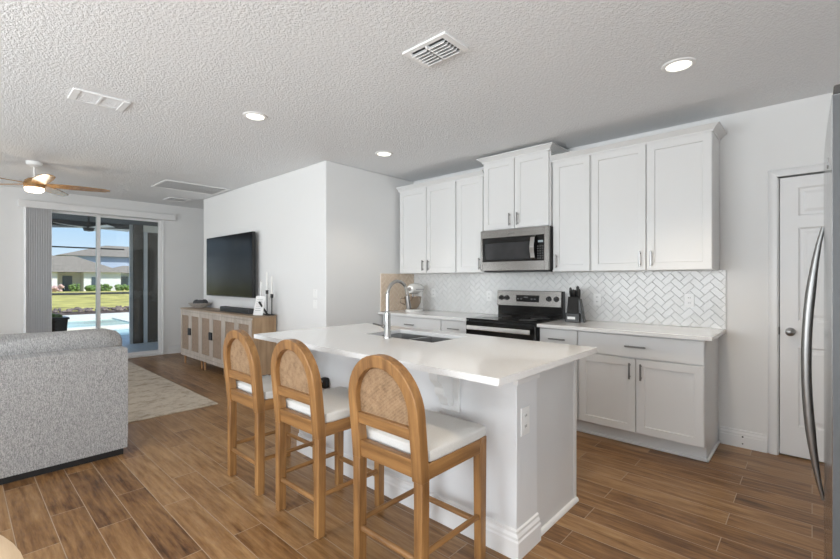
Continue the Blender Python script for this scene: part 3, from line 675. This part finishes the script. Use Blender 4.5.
KC = (-1.635, 3.93, .914); KA = R(10)
kbk = thing('knife_block', 'black slanted knife block with white label right of the range', 'knife block', KC)
kv = lambda mb: moved(mb, KA, KC)
part('base', kv(MB().box(-.075, .055, -.07, .07, 0, .085)), 'knob_black', kbk, .006)
part('block', kv(MB().prism([(-.06, .085), (.06, .085), (.10, .20), (-.0, .235)], lambda y, z: (-.065, y, z), lambda y, z: (.035, y, z))), 'blackm', kbk, .004)
part('side_wedge', kv(MB().prism([(.036, 0), (.092, 0), (.082, .03), (.05, .215), (.036, .215)], lambda x, z: (x, -.04, z), lambda x, z: (x, .05, z))), 'knob_black', kbk, .004)
part('maker_plate', kv(MB().box(-.055, .015, -.0715, -.070, .028, .052)), 'white', kbk, label='blank white plate')
kn = 0
for i, (kx, ky, kl) in enumerate(((-.052, .085, .085), (-.030, .085, .075), (-.008, .085, .09), (.016, .085, .10), (-.045, .045, .10), (-.018, .045, .08), (.012, .045, .115))):
    zb = .235-(ky)*.35+.004
    a = Vector((kx, ky, zb)); dv = Vector((kx*2.2+.02+random.uniform(-.06, .06), -.26, 1)).normalized()
    P0 = kv(MB().sweep([a-dv*.0, a+dv*kl*.5, a+dv*kl*.9, a+dv*kl], [.011, .014, .013, .007], 8))
    o = part('knife', P0, 'knob_black', None, smooth=True, loc=KC)
    tag(o, 'black handled knife standing in the knife block', 'knife', 'black handled knives in the knife block')

# ================================================================== ISLAND
isl = thing('kitchen_island', 'white kitchen island with panelled end and overhang for stools', 'island', (-1.95, 2.1, 0))
IX0, IX1, IY0, IY1 = -2.90, -1.035, 1.785, 2.50
part('knee_wall', MB().box(IX0, IX1+.012, IY0, 1.99, 0, .884), 'island', isl, .003)
part('cabinet_body', MB().box(IX0, IX1-.02, 1.99, IY1-.02, .10, .64).box(IX0, IX1-.02, 1.99, 2.0, .64, .884).box(IX0, -2.46, 2.0, IY1-.02, .64, .884).box(-1.735, IX1-.02, 2.0, IY1-.02, .64, .884).box(-2.46, -1.735, IY1-.04, IY1-.02, .64, .884), 'cab', isl)
part('toe_kick', MB().box(IX0, IX1-.02, 1.99, IY1-.08, 0, .10), 'cab', isl)
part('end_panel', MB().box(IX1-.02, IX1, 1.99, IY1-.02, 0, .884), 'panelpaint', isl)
part('end_stile', MB().box(IX1-.004, IX1+.003, IY1-.035, IY1, 0, .884), 'cab', isl, .001)
for a, b in ((-2.89, -2.46), (-2.455, -2.11), (-2.105, -1.76), (-1.755, -1.045)):
    dd = shaker(MB(), a, b, .11, .87, 0, .02)
    for v in dd.bm.verts: v.co.y = IY1-v.co.y
    part('door', dd, 'cab', isl)
IBP = [(0, 0), (.020, 0), (.020, .082), (.015, .090), (.015, .102), (.008, .116), (.008, .128), (0, .134)]
ib = MB(); base_x(ib, IX0, IX1+.012, IY0, -1, IBP)
for f in (0,):
    ib.prism(IBP, lambda d, z: (IX1+.012+d, IY0-d, z), lambda d, z: (IX1+.012+d, 1.992, z))
    ib.prism(IBP, lambda d, z: (IX1+.012+d, IY0-d, z), lambda d, z: (IX1+.012, IY0-d, z))
part('baseboard', ib, 'trim', isl)
part('shoe_moulding', MB().prism([(0, 0), (.018, 0), (.016, .010), (.010, .018), (0, .022)], lambda d, z: (IX1+d, 1.992, z), lambda d, z: (IX1+d, IY1, z)), 'trim', isl)
part('cap_moulding', MB().box(IX1, IX1+.036, IY0-.024, 2.0, .842, .884).box(IX1, IX1+.024, IY0-.012, 1.996, .815, .842).box(IX0, IX1+.0, IY0-.010, IY0, .856, .884), 'trim', isl, .002)
CBP = [(0, .884), (.165, .884), (.165, .866), (.155, .854), (.140, .846), (.128, .826), (.126, .804), (.115, .786), (.095, .770), (.080, .750), (.080, .725), (.070, .706), (.050, .690), (.042, .665), (.030, .650), (.0, .645)]
cb = part('corbel', MB().prism(CBP, lambda d, z: (-1.452, IY0-.012-d, z), lambda d, z: (-1.392, IY0-.012-d, z)), 'cab', isl, .002)
part('back_plate', MB().box(-1.472, -1.352, IY0-.012, IY0, .615, .884), 'cab', cb, .003)
outlet(lambda u, v, d: (IX1+.012+d, 1.862+u*1.1, .628+v*1.15), 'white outlet on the end of the kitchen island')
SKX0, SKX1, SKY0, SKY1 = -2.415, -1.758, 2.03, 2.40
TX0, TX1, TY0, TY1 = -2.985, -.920, 1.466, 2.53
ct = MB()
for z, flip in ((.914, 0), (.884, 1)):
    xs = [TX0, SKX0, SKX1, TX1]; ys = [TY0, SKY0, SKY1, TY1]
    for i in range(3):
        for j in range(3):
            if i == 1 and j == 1: continue
            ct.poly_faces([(xs[i], ys[j], z), (xs[i+1], ys[j], z), (xs[i+1], ys[j+1], z), (xs[i], ys[j+1], z)], [(0,1,2,3)])
for (a, b, c, d_) in ((TX0, TX1, TY0, TY1), (SKX0, SKX1, SKY0, SKY1)):
    q = [(a, c), (b, c), (b, d_), (a, d_)]
    for i in range(4):
        p0, p1 = q[i], q[(i+1) % 4]; ct.poly_faces([(*p0, .884), (*p1, .884), (*p1, .914), (*p0, .914)], [(0,1,2,3)])
bmesh.ops.remove_doubles(ct.bm, verts=ct.bm.verts[:], dist=.0002)
tag(part('island_countertop', ct, 'quartz', None, .003, loc=(-1.95, 2.0, .884)), 'large white quartz countertop of the island with sink cutout', 'countertop')
sk = thing('kitchen_sink', 'stainless double bowl sink set into the island countertop', 'sink', (-2.11, 2.21, .884))
def basin(x0, x1):
    y0, y1, zb, zt = SKY0-.004, SKY1+.004, .70, .8838; mb = MB()
    L = [[(x0-.012,y0-.012,zt),(x1+.012,y0-.012,zt),(x1+.012,y1+.012,zt),(x0-.012,y1+.012,zt)], [(x0,y0,zt),(x1,y0,zt),(x1,y1,zt),(x0,y1,zt)], [(x0+.012,y0+.012,zb+.02),(x1-.012,y0+.012,zb+.02),(x1-.012,y1-.012,zb+.02),(x0+.012,y1-.012,zb+.02)], [(x0+.03,y0+.03,zb),(x1-.03,y0+.03,zb),(x1-.03,y1-.03,zb),(x0+.03,y1-.03,zb)]]
    for a, b in zip(L, L[1:]): mb.poly_faces(a+b, [(k, (k+1) % 4, 4+(k+1) % 4, 4+k) for k in range(4)])
    mb.poly_faces(L[-1], [(0,1,2,3)]); bmesh.ops.remove_doubles(mb.bm, verts=mb.bm.verts[:], dist=.0002); return mb
for a, b in ((SKX0+.012, -2.122), (-2.098, SKX1-.012)):
    bo = part('bowl', basin(a, b), 'sinksteel', sk)
    part('drain', MB().lathe([(0, .703), (.030, .703), (.042, .7045), (.042, .7005)], ((a+b)/2, 2.215, 0), 20), 'chrome', bo)
fc = thing('faucet', 'tall chrome gooseneck faucet standing at the island sink', 'faucet', (-2.122, 1.985, .914))
FX, FY = -2.122, 1.985
part('base', MB().lathe([(.028, .914), (.028, .922), (.023, .930), (.020, 1.08), (.016, 1.095), (.014, 1.10)], (FX, FY, 0), 20), 'chrome', fc, smooth=True)
arc = [(FX, FY, 1.09), (FX, FY, 1.20)]+[(FX, FY+.095-.095*math.cos(t), 1.20+.098*math.sin(t)) for t in [PI*k/12 for k in range(1, 12)]]+[(FX, FY+.193, 1.19)]
part('spout', MB().sweep(arc, .0115, 14), 'chrome', fc, smooth=True)
part('spray_head', MB().sweep([(FX, FY+.193, 1.195), (FX, FY+.200, 1.15), (FX, FY+.208, 1.105)], [.0135, .016, .018], 14), 'nickel', fc, smooth=True, label='darker pull-down spray head')
part('lever', MB().cyl((FX-.018, FY, .985), (FX-.045, FY, .988), .013, 12).sweep([(FX-.04, FY, .988), (FX-.06, FY-.03, 1.0), (FX-.075, FY-.065, 1.01)], .006, 8), 'nickel', fc, smooth=True)

gd = thing('wall_charger', 'small black rounded device under the island overhang behind the middle stool', 'charger', (-2.52, IY0, .575))
part('casing', MB().box(-2.555, -2.50, IY0-.045, IY0, .545, .62), 'blackm', gd, .012); part('face', MB().cyl((-2.53, IY0-.047, .588), (-2.53, IY0-.043, .588), .016, 16), 'chrome', gd)

# ================================================================== STOOLS
def make_stool():
    c = (-1.342, 1.455, 0); t = thing('counter_stool', 'honey oak counter stool with cane back and white seat, nearest the camera', 'stool', c, 'counter stools along the island')
    X = -1.342; w = .215; Lw = .046
    yb = lambda z: 1.262 if z < .52 else 1.262-(z-.52)*.10       # rear leg leans back above the seat
    # back frame: two uprights and a round arch as one bent frame
    pts = []
    spring = .770
    def prof(off):
        r = w-off; out = [(-r, 0.50), (-r, .62), (-r, spring)]
        rz = (.992-spring)-off
        out += [(-r*math.cos(PI*k/20), spring+rz*math.sin(PI*k/20)) for k in range(1, 20)]
        return out+[(r, spring), (r, .62), (r, .50)]
    A, B = prof(0), prof(.054); mb = MB(); th = .050
    def v3(p, dy): return (X+p[0], yb(p[1])+dy, p[1])
    n = len(A); vs = [v3(p, -th/2) for p in A]+[v3(p, -th/2) for p in B]+[v3(p, th/2) for p in A]+[v3(p, th/2) for p in B]
    fs = []
    for i in range(n-1): fs += [(i, i+1, n+i+1, n+i), (2*n+i, 3*n+i, 3*n+i+1, 2*n+i+1), (i, 2*n+i, 2*n+i+1, i+1), (n+i, n+i+1, 3*n+i+1, 3*n+i)]
    fs += [(0, n, 3*n, 2*n), (n-1, 3*n-1, 4*n-1, 2*n-1)]
    part('back_frame', mb.poly_faces(vs, fs), 'oak', t, .004)
    inner = prof(.050)[2:-2]
    q = [(p[0], max(p[1], .70)) for p in inner]; q = [(-(w-.05), .70)]+q[0:]+[(w-.05, .70)]
    q = [p for i, p in enumerate(q) if i == 0 or (abs(p[0]-q[i-1][0])+abs(p[1]-q[i-1][1])) > 1e-5]
    part('cane_panel', MB().prism(q, lambda a, z: (X+a, yb(z)+.001, z), lambda a, z: (X+a, yb(z)+.009, z)), 'cane', t, label='woven cane back panel')
    def hrail(z0, z1, th=.034):
        return MB().hexa([(X-w+.05, yb(z0)-th/2, z0), (X+w-.05, yb(z0)-th/2, z0), (X+w-.05, yb(z0)+th/2, z0), (X-w+.05, yb(z0)+th/2, z0)], [(X-w+.05, yb(z1)-th/2, z1), (X+w-.05, yb(z1)-th/2, z1), (X+w-.05, yb(z1)+th/2, z1), (X-w+.05, yb(z1)+th/2, z1)])
    part('back_rail', hrail(.664, .716), 'oakx', t, .004)
    part('seat_rail', hrail(.510, .586), 'oakx', t, .003)
    for s in (-1, 1):
        a, b = sorted((X+s*w, X+s*(w-Lw)))
        part('leg', MB().hexa([(a+.002, 1.240, 0), (b-.002, 1.240, 0), (b-.002, 1.284, 0), (a+.002, 1.284, 0)], [(a, 1.239, .502), (b, 1.239, .502), (b, 1.285, .502), (a, 1.285, .502)]), 'oak', t, .003)
        part('leg', MB().hexa([(a+.004, 1.648, 0), (b-.004, 1.648, 0), (b-.004, 1.690, 0), (a+.004, 1.690, 0)], [(a, 1.645, .575), (b, 1.645, .575), (b, 1.692, .575), (a, 1.692, .575)]), 'oak', t, .003)
        part('side_rail', MB().box(X+s*(w-.004)-(.024 if s > 0 else 0), X+s*(w-.004)+(0 if s > 0 else .024), 1.284, 1.646, .505, .570), 'oaky', t, .003)
        part('stretcher', MB().cyl((X+s*(w-.023), 1.282, .205), (X+s*(w-.023), 1.650, .205), .013, 12), 'oaky', t, smooth=True)
    part('stretcher', MB().cyl((X-w+.044, 1.262, .175), (X+w-.044, 1.262, .175), .014, 12), 'oakx', t, smooth=True)
    part('stretcher', MB().cyl((X-w+.044, 1.669, .170), (X+w-.044, 1.669, .170), .014, 12), 'oakx', t, smooth=True)
    part('front_rail', MB().box(X-w+.046, X+w-.046, 1.660, 1.686, .505, .572), 'oakx', t, .003)
    part('seat_cushion', MB().pad(X-w+.002, X+w-.002, 1.288, 1.700, .566, .625, 8, .010, .018), 'cushion', t, smooth=True)
    return t
st = make_stool()
dup(st, (-2.043, 1.452, 0), 'honey oak counter stool with cane back, middle one of three')
dup(st, (-2.678, 1.452, 0), 'honey oak counter stool with cane back, farthest from the camera')

# ================================================================== FRIDGE
fr = thing('refrigerator', 'stainless refrigerator with long bowed handle at right edge', 'refrigerator', (.45, 1.85, 0))
part('body', MB().box(.10, .82, 1.425, 2.28, .02, 1.735), 'fridge', fr, .004)
def fdoor(z0, z1):
    n = 14; pts = []
    for i in range(n+1):
        u = i/n; y = 1.415+u*.865; e = min(u, 1-u)*.865
        x = .0348-.0020*u-.0030*math.sin(PI*u)+(.006*(1-min(1, (1-u)*.865/.015))**2)
        pts.append((x, y))
    pts += [(.095, 2.28), (.095, 1.415)]
    return MB().prism(pts, lambda x, y: (x, y, z0), lambda x, y: (x, y, z1))
part('door', fdoor(.50, 1.750), 'fridge', fr, smooth=True)
part('door_edge', MB().box(.036, .094, 1.4125, 1.4148, .50, 1.748), 'edge_grey', fr, label='dark grey near door edge')
part('freezer_drawer', fdoor(.06, .49), 'fridge', fr, smooth=True)
hy = 2.12; hb = []
for k in range(17):
    u = k/16; hb.append((.030-.046*math.sin(PI*u)**.8, hy, .515+.985*u))
part('handle', MB().sweep(hb, [.006+.009*min(1, 4*min(k, 16-k)/16) for k in range(17)], 14), 'nickel', fr, smooth=True, label='long bowed steel handle')
part('hinge_cover', MB().box(.038, .16, 1.42, 1.53, 1.752, 1.775), 'dark', fr, .004)
part('badge', MB().box(.0305, .0330, 1.60, 1.66, 1.62, 1.64), 'nickel', fr)
part('foot_grille', MB().box(.12, .80, 1.43, 2.27, 0, .05), 'blackm', fr)

# ================================================================== LIVING ROOM
tv = thing('television', 'large black flat television mounted on the wall', 'television', (-6.22, TVY, 1.5))
part('bezel', MB().box(-6.935, -5.420, 2.645, 2.69, 1.066, 1.945), 'blackm', tv, .004)
part('screen', MB().box(-6.927, -5.428, 2.642, 2.646, 1.080, 1.937), 'screen', tv)
part('wall_mount', MB().box(-6.5, -5.95, 2.69, TVY, 1.3, 1.75), 'dark', tv)
CX0, CX1, CYF, CYB, CT, CB = -7.33, -4.955, 2.40, 2.728, .868, .135
cs = thing('media_console', 'long light oak media console with rattan doors under the television', 'sideboard', (-6.14, 2.58, 0))
part('body', MB().box(CX0+.01, CX1, CYF+.022, CYB, CB, CT-.022), 'console', cs, .003)
part('top', MB().box(CX0, CX1+.006, CYF, CYB+.004, CT-.022, CT), 'consolex', cs, .004)
xs = [CX0+.01+i*(CX1-CX0-.02)/6 for i in range(7)]
part('face_frame', MB().box(CX0+.01, CX1, CYF+.004, CYF+.022, CB, CB+.045).box(CX0+.01, CX1, CYF+.004, CYF+.022, CT-.05, CT-.022), 'whitewash', cs, .002)
for i in range(6):
    a, b = xs[i]+.003, xs[i+1]-.003; z0, z1 = CB+.048, CT-.053
    d = part('door', ring(MB(), a, b, z0, z1, CYF+.002, CYF+.022, .055, .055, .055, .055), 'whitewash', cs, .002)
    part('rattan_panel', MB().box(a+.055, b-.055, CYF+.010, CYF+.018, z0+.055, z1-.055), 'rattan', d)
    hx = b if i % 2 == 0 else a
    u0, u1 = (hx-.045, hx) if i % 2 == 0 else (hx, hx+.045)
    part('handle', MB().box(u0, u1, CYF-.016, CYF+.002, .47, .575), 'blackm', d, .003, label='black block handle')
for i in (0, 2, 4, 6):
    for s in ((1,) if i == 0 else (-1,) if i == 6 else (-1, 1)):
        x = xs[i]+s*.06
        for y in (CYF+.05, CYB-.05): part('leg', MB().cyl((x, y, CB), (x, y, 0), .017, 10, .012), 'leather', cs, smooth=True)
sbr = thing('soundbar', 'black soundbar on the console under the television', 'soundbar', (-5.75, 2.56, CT))
part('body', MB().box(-6.12, -5.25, 2.51, 2.60, CT, CT+.068), 'charcoal', sbr, .01); part('grille', MB().box(-6.10, -5.27, 2.506, 2.511, CT+.01, CT+.058), 'blackm', sbr)
bowl = part('decor_bowl', MB().lathe([(.06, 0), (.065, .004), (.12, .03), (.165, .075), (.160, .078), (.11, .036), (.05, .012), (0, .010)], (-7.02, 2.58, CT), 28), 'ceramic', None, smooth=True, loc=(-7.02, 2.58, CT))
tag(bowl, 'shallow stone bowl holding dark spheres on console left end', 'bowl')
for i, (dx, dy, dz, l) in enumerate(((-.055, -.03, .078, 'dark decorative sphere in stone bowl, left one'), (.060, -.02, .078, 'dark decorative sphere in stone bowl, right one'), (.0, .065, .080, 'dark decorative sphere at back of stone bowl'))):
    p = (-7.02+dx, 2.58+dy, CT+dz); tag(part('decor_sphere', MB().ball(p, .052), 'charcoal', None, smooth=True, loc=p), l, 'ornament')
pf = thing('photo_stand', 'white printed card leaning on black easel, console right end', 'frame', (-4.99, 2.52, CT))
def tilt(mb, ang=-14, c=(-5.0, 2.50, CT), yaw=20):
    bmesh.ops.translate(mb.bm, verts=mb.bm.verts[:], vec=-Vector(c)); bmesh.ops.rotate(mb.bm, verts=mb.bm.verts[:], cent=(0,0,0), matrix=Matrix.Rotation(R(yaw), 3, 'Z') @ Matrix.Rotation(R(ang), 3, 'X')); bmesh.ops.translate(mb.bm, verts=mb.bm.verts[:], vec=c); return mb
part('card', tilt(MB().box(-5.065, -4.92, 2.497, 2.507, CT+.005, CT+.245)), 'paper', pf)
ln = MB()
for k in range(6): ln.box(-5.045, -5.045+random.uniform(.06, .10), 2.4955, 2.497, CT+.06+.027*k, CT+.066+.027*k)
part('print', tilt(ln), 'ink', pf)
part('easel', MB().sweep([(-4.985, 2.515, CT+.17), (-4.93, 2.60, CT+.008)], .012, 8).box(-4.97, -4.90, 2.585, 2.615, CT, CT+.016), 'blackm', pf)
for x, y, zt, hl, l in ((-5.155, 2.63, 1.10, .19, 'leftmost and shortest'), (-5.06, 2.66, 1.175, .22, 'middle, tallest'), (-4.94, 2.66, 1.13, .22, 'rightmost')):
    cdl = thing('candle_holder', 'slim black candle holder behind printed card, %s of three' % l, 'candle holder', (x, y, CT))
    part('base', MB().lathe([(.038, CT), (.038, CT+.006), (.008, CT+.014)], (x, y, 0), 18), 'blackm', cdl, smooth=True)
    part('stem', MB().cyl((x, y, CT+.012), (x, y, zt-.05), .006, 8), 'blackm', cdl); part('cup', MB().lathe([(.008, zt-.05), (.017, zt-.045), (.018, zt), (.011, zt), (.011, zt-.02), (0, zt-.02)], (x, y, 0), 14), 'blackm', cdl, smooth=True)
    tag(part('candle', MB().lathe([(.011, zt-.02), (.0105, zt+hl), (.003, zt+hl+.004), (0, zt+hl+.004)], (x, y, 0), 12), 'candle', None, smooth=True, loc=(x, y, zt)), 'white taper candle in the %s black holder' % l.split(',')[0].split(' and')[0], 'candle')

sf_ = thing('sofa', 'light grey tweed sofa with its back to the kitchen', 'sofa', (-4.25, -.2, 0))
SX1, SYE = -3.78, .885; SYS = -1.55
part('plinth', MB().box(-4.57, SX1-.03, SYS+.03, SYE-.03, 0, .045), 'blackm', sf_)
part('back', MB().pad(SX1-.20, SX1, SYS, SYE, .042, .800, 6, .004, .022), 'tweed', sf_, smooth=True)
part('seat_base', MB().box(-4.68, SX1-.19, SYS+.01, SYE-.01, .042, .30), 'tweed', sf_, .02)
for s, (a, b) in enumerate(((SYE-.17, SYE-.002), (SYS+.002, SYS+.17))): part('arm', MB().pad(-4.70, SX1-.18, a, b, .042, .60, 5, .01, .03), 'tweed', sf_, smooth=True)
def back_cushion(y0, y1, top):
    mb = MB().pad(-.11, .11, y0, y1, -.25, .25, 10, .0, .075)
    for v in mb.bm.verts:
        u = (v.co.y-y0)/(y1-y0); v.co.z += (.028*math.sin(PI*u) if v.co.z > 0 else 0)+.010*math.sin(u*9+v.co.x*20); v.co.x += .03*math.sin(PI*u)*(1 if v.co.x > 0 else -1)
    for v in mb.bm.verts:
        u = (v.co.y-y0)/(y1-y0); v.co.z -= .045*(1-u)**2 if v.co.z > 0 else 0
    mb.ball((.0, y1-.055, .165), .105, .062, .085, 14, 10)
    bmesh.ops.rotate(mb.bm, verts=mb.bm.verts[:], cent=(0,0,0), matrix=Matrix.Rotation(R(8), 3, 'Y')); bmesh.ops.translate(mb.bm, verts=mb.bm.verts[:], vec=(-4.115, 0, top-.25)); return mb
for a, b in ((-.32, .90), (-1.30, -.33)):
    q = part('back_cushion', back_cushion(a, b, .905), 'tweed', sf_, smooth=True)
for a, b in ((-.35, .68), (-1.37, -.36)): part('seat_cushion', MB().pad(-4.72, -4.16, a, b, .295, .45, 6, .015, .04), 'tweed', sf_, smooth=True)

ac = thing('armchair', 'tan leather armchair beyond the sofa at left edge', 'armchair', (-6.55, .12, .014))
AX, AY = -6.55, .0
part('seat', MB().pad(AX-.36, AX+.36, AY-.36, AY+.36, .22, .44, 6, .02, .05), 'leather', ac, smooth=True)
part('back', MB().pad(AX+.22, AX+.38, AY-.36, AY+.30, .40, .705, 6, .012, .05), 'leather', ac, smooth=True)
for s in (-1, 1):
    part('arm', MB().pad(AX-.34, AX+.36, AY+s*.36-.06, AY+s*.36+.06, .22, .58, 5, .01, .04), 'leather', ac, smooth=True)
    for q in (-1, 1): part('leg', MB().cyl((AX+q*.28, AY+s*.28, .24), (AX+q*.3, AY+s*.3, .014), .02, 10, .014), 'console', ac, smooth=True)
rgm = part('area_rug', MB().box(-7.98, -4.59, -1.6, 1.868, 0, .012), 'rug', None, .003, loc=(-6.3, .1, 0)); tag(rgm, 'faded beige patterned area rug beside the sofa', 'rug')

dt = thing('dining_table', 'pale round wooden table cut off at the lower left corner of the photo', 'table', (-1.175, -.450, 0))
part('tabletop', MB().lathe([(0, .700), (.50, .700), (.542, .708), (.55, .722), (.546, .736), (.53, .740), (0, .740)], (-1.175, -.450, 0), 64), 'paleoak', dt, smooth=True)
part('pedestal', MB().lathe([(.26, 0), (.26, .03), (.12, .06), (.08, .14), (.075, .55), (.14, .68), (.16, .70)], (-1.175, -.450, 0), 32), 'paleoak', dt, smooth=True)

# ceiling fan
FC = (-6.40, .60)
fn = thing('ceiling_fan', 'ceiling fan with wooden blades and lit lamp in living area', 'ceiling fan', (FC[0], FC[1], CZ))
part('canopy', MB().lathe([(0, CZ), (.075, CZ), (.07, CZ-.035), (.03, CZ-.055), (.0125, CZ-.06)], (*FC, 0), 24), 'white', fn, smooth=True)
part('downrod', MB().cyl((*FC, CZ-.05), (*FC, 2.44), .012, 12), 'white', fn, smooth=True)
part('motor', MB().lathe([(.012, 2.45), (.05, 2.44), (.085, 2.41), (.095, 2.37), (.09, 2.335), (.0, 2.33)], (*FC, 0), 28), 'fan', fn, smooth=True)
part('lamp', MB().lathe([(.0, 2.283), (.06, 2.286), (.082, 2.302), (.086, 2.33), (0, 2.332)], (*FC, 0), 28), 'fanlens', fn, smooth=True, label='lit frosted lamp')
for k in range(5):
    a = R(5+72*k); d = Vector((math.cos(a), math.sin(a), 0)); n = Vector((-d.y, d.x, 0)); c = Vector((*FC, 2.375))
    sec = [(.07, .035, .003), (.16, .055, .010), (.30, .068, .012), (.50, .064, .010), (.64, .050, .007), (.685, .022, .003)]
    vs = []
    for r, wd, tw in sec: vs += [c+d*r-n*wd+Vector((0,0,tw-.004)), c+d*r+n*wd-Vector((0,0,tw+.004)), c+d*r+n*wd-Vector((0,0,tw-.004)), c+d*r-n*wd+Vector((0,0,tw+.004))]
    fs = [(0,1,2,3), (20,23,22,21)]
    for i in range(5):
        for j in range(4): fs.append((4*i+j, 4*i+(j+1) % 4, 4*i+4+(j+1) % 4, 4*i+4+j))
    part('blade', MB().poly_faces(vs, fs), 'fan', fn, smooth=True, label='slim wooden blade')
pl_ = bpy.data.lights.new('fan_lamp_glow', 'POINT'); pl_.energy = 3.5; pl_.color = (1, .82, .6); pl_.shadow_soft_size = .09
po = bpy.data.objects.new('fan_lamp_glow', pl_); COL.objects.link(po); po.location = (*FC, 2.20)

# recessed lights; the two above and behind the camera are added, unseen top light
for x, y, l in ((-.60, 2.987, 'round recessed ceiling light nearest the pantry door'), (-3.285, 1.626, 'round recessed ceiling light over the living room side of the island'), (-3.278, 3.017, 'round recessed ceiling light by the far left cabinets'), (-.60, 1.25, 'added unseen recessed ceiling light above the camera, fridge side'), (-.60, -1.1, 'added unseen recessed ceiling light behind the camera, fridge side')):
    t = thing('ceiling_light', l, 'ceiling light', (x, y, CZ), 'recessed ceiling lights')
    part('trim_ring', MB().lathe([(.066, CZ-.004), (.070, CZ-.010), (.090, CZ-.006), (.094, CZ), (.066, CZ)], (x, y, 0), 32), 'white', t, smooth=True)
    part('lens', MB().cyl((x, y, CZ-.0045), (x, y, CZ-.0005), .066, 32), 'lens', t, smooth=True, label='lit warm lens')
    l_ = bpy.data.lights.new('downlight', 'SPOT'); l_.energy = 34 if x > -1 else 14; l_.color = (1, .82, .60) if x > -1 else (1, .90, .76); l_.spot_size = R(100); l_.spot_blend = .6; l_.shadow_soft_size = .06
    lo = bpy.data.objects.new('downlight', l_); COL.objects.link(lo); lo.location = (x, y, CZ-.075)

# vents
v1 = thing('ceiling_vent', 'square white louvred ceiling vent above the island', 'vent', (-1.6, 1.855, CZ))
part('frame', MB().box(-1.745, -1.705, 1.745, 1.965, CZ-.012, CZ).box(-1.465, -1.425, 1.745, 1.965, CZ-.012, CZ).box(-1.705, -1.465, 1.745, 1.775, CZ-.012, CZ).box(-1.705, -1.465, 1.94, 1.965, CZ-.012, CZ), 'vent', v1, .003)
part('backing', MB().box(-1.705, -1.465, 1.775, 1.94, CZ-.002, CZ), 'dark', v1)
part('divider', MB().box(-1.590, -1.580, 1.775, 1.94, CZ-.020, CZ-.002), 'vent', v1)
for k in range(6):
    y = 1.785+k*.027
    for a, b in ((-1.703, -1.592), (-1.578, -1.467)):
        part('slat', MB().hexa([(a, y, CZ-.028), (b, y, CZ-.028), (b, y+.004, CZ-.030), (a, y+.004, CZ-.030)], [(a, y+.016, CZ-.004), (b, y+.016, CZ-.004), (b, y+.020, CZ-.006), (a, y+.020, CZ-.006)]), 'vent', v1)
v2 = thing('ceiling_vent', 'white two panel ceiling register above the sofa', 'vent', (-3.815, .715, CZ))
vx0, vx1, vy0, vy1 = -3.93, -3.70, .545, .88
part('frame', MB().box(vx0, vx1, vy0, vy0+.045, CZ-.012, CZ).box(vx0, vx1, vy1-.045, vy1, CZ-.012, CZ).box(vx0, vx0+.016, vy0+.045, vy1-.045, CZ-.012, CZ).box(vx1-.016, vx1, vy0+.045, vy1-.045, CZ-.012, CZ), 'vent', v2, .003)
part('divider', MB().box(vx0+.016, vx1-.016, .705, .719, CZ-.012, CZ), 'vent', v2)
part('backing', MB().box(vx0+.016, vx1-.016, vy0+.045, vy1-.045, CZ-.003, CZ), 'ceiling', v2)
for k in range(7):
    x = vx0+.022+k*.027
    for a, b in ((vy0+.046, .704), (.720, vy1-.046)):
        part('slat', MB().hexa([(x, a, CZ-.009), (x+.016, a, CZ-.004), (x+.016, b, CZ-.004), (x, b, CZ-.009)], [(x, a, CZ-.007), (x+.016, a, CZ-.002), (x+.016, b, CZ-.002), (x, b, CZ-.007)]), 'ceiling', v2)
def grille(label, x0, x1, y0, y1, n):
    t = thing('return_vent', label, 'vent', ((x0+x1)/2, (y0+y1)/2, CZ))
    part('frame', MB().box(x0, x0+.03, y0, y1, CZ-.010, CZ).box(x1-.03, x1, y0, y1, CZ-.010, CZ).box(x0+.03, x1-.03, y0, y0+.03, CZ-.010, CZ).box(x0+.03, x1-.03, y1-.03, y1, CZ-.010, CZ), 'vent', t, .003)
    part('backing', MB().box(x0+.03, x1-.03, y0+.03, y1-.03, CZ-.002, CZ), 'grey', t)
    for k in range(n):
        y = y0+.034+(y1-y0-.07)*k/n
        part('slat', MB().hexa([(x0+.03, y, CZ-.008), (x1-.03, y, CZ-.008), (x1-.03, y+.002, CZ-.009), (x0+.03, y+.002, CZ-.009)], [(x0+.03, y+.012, CZ-.003), (x1-.03, y+.012, CZ-.003), (x1-.03, y+.014, CZ-.004), (x0+.03, y+.014, CZ-.004)]), 'vent', t)
grille('large rectangular white return air grille on living room ceiling', -6.81, -6.22, 1.86, 2.70, 40)
grille('small white ceiling register near the sliding door wall', -7.80, -7.50, 2.30, 2.62, 14)

# vertical blinds
vb = thing('vertical_blind', 'grey vertical blind stacked left of the sliding door with white valance', 'blind', (SX+.06, 1.6, 2.34))
part('valance', MB().box(SX+.002, SX+.10, .605, 2.625, 2.345, 2.445), 'trim', vb, .004, label='long white valance')
for k in range(16):
    y = .675+k*.0185; a = R(78)
    dx, dy = .042*math.sin(a), .042*math.cos(a)
    part('vane', MB().hexa([(SX+.058-dx, y-dy, .03), (SX+.058+dx, y+dy, .03), (SX+.058+dx, y+dy+.004, .03), (SX+.058-dx, y-dy+.004, .03)], [(SX+.058-dx, y-dy, 2.35), (SX+.058+dx, y+dy, 2.35), (SX+.058+dx, y+dy+.004, 2.35), (SX+.058-dx, y-dy+.004, 2.35)]), 'vane', vb)
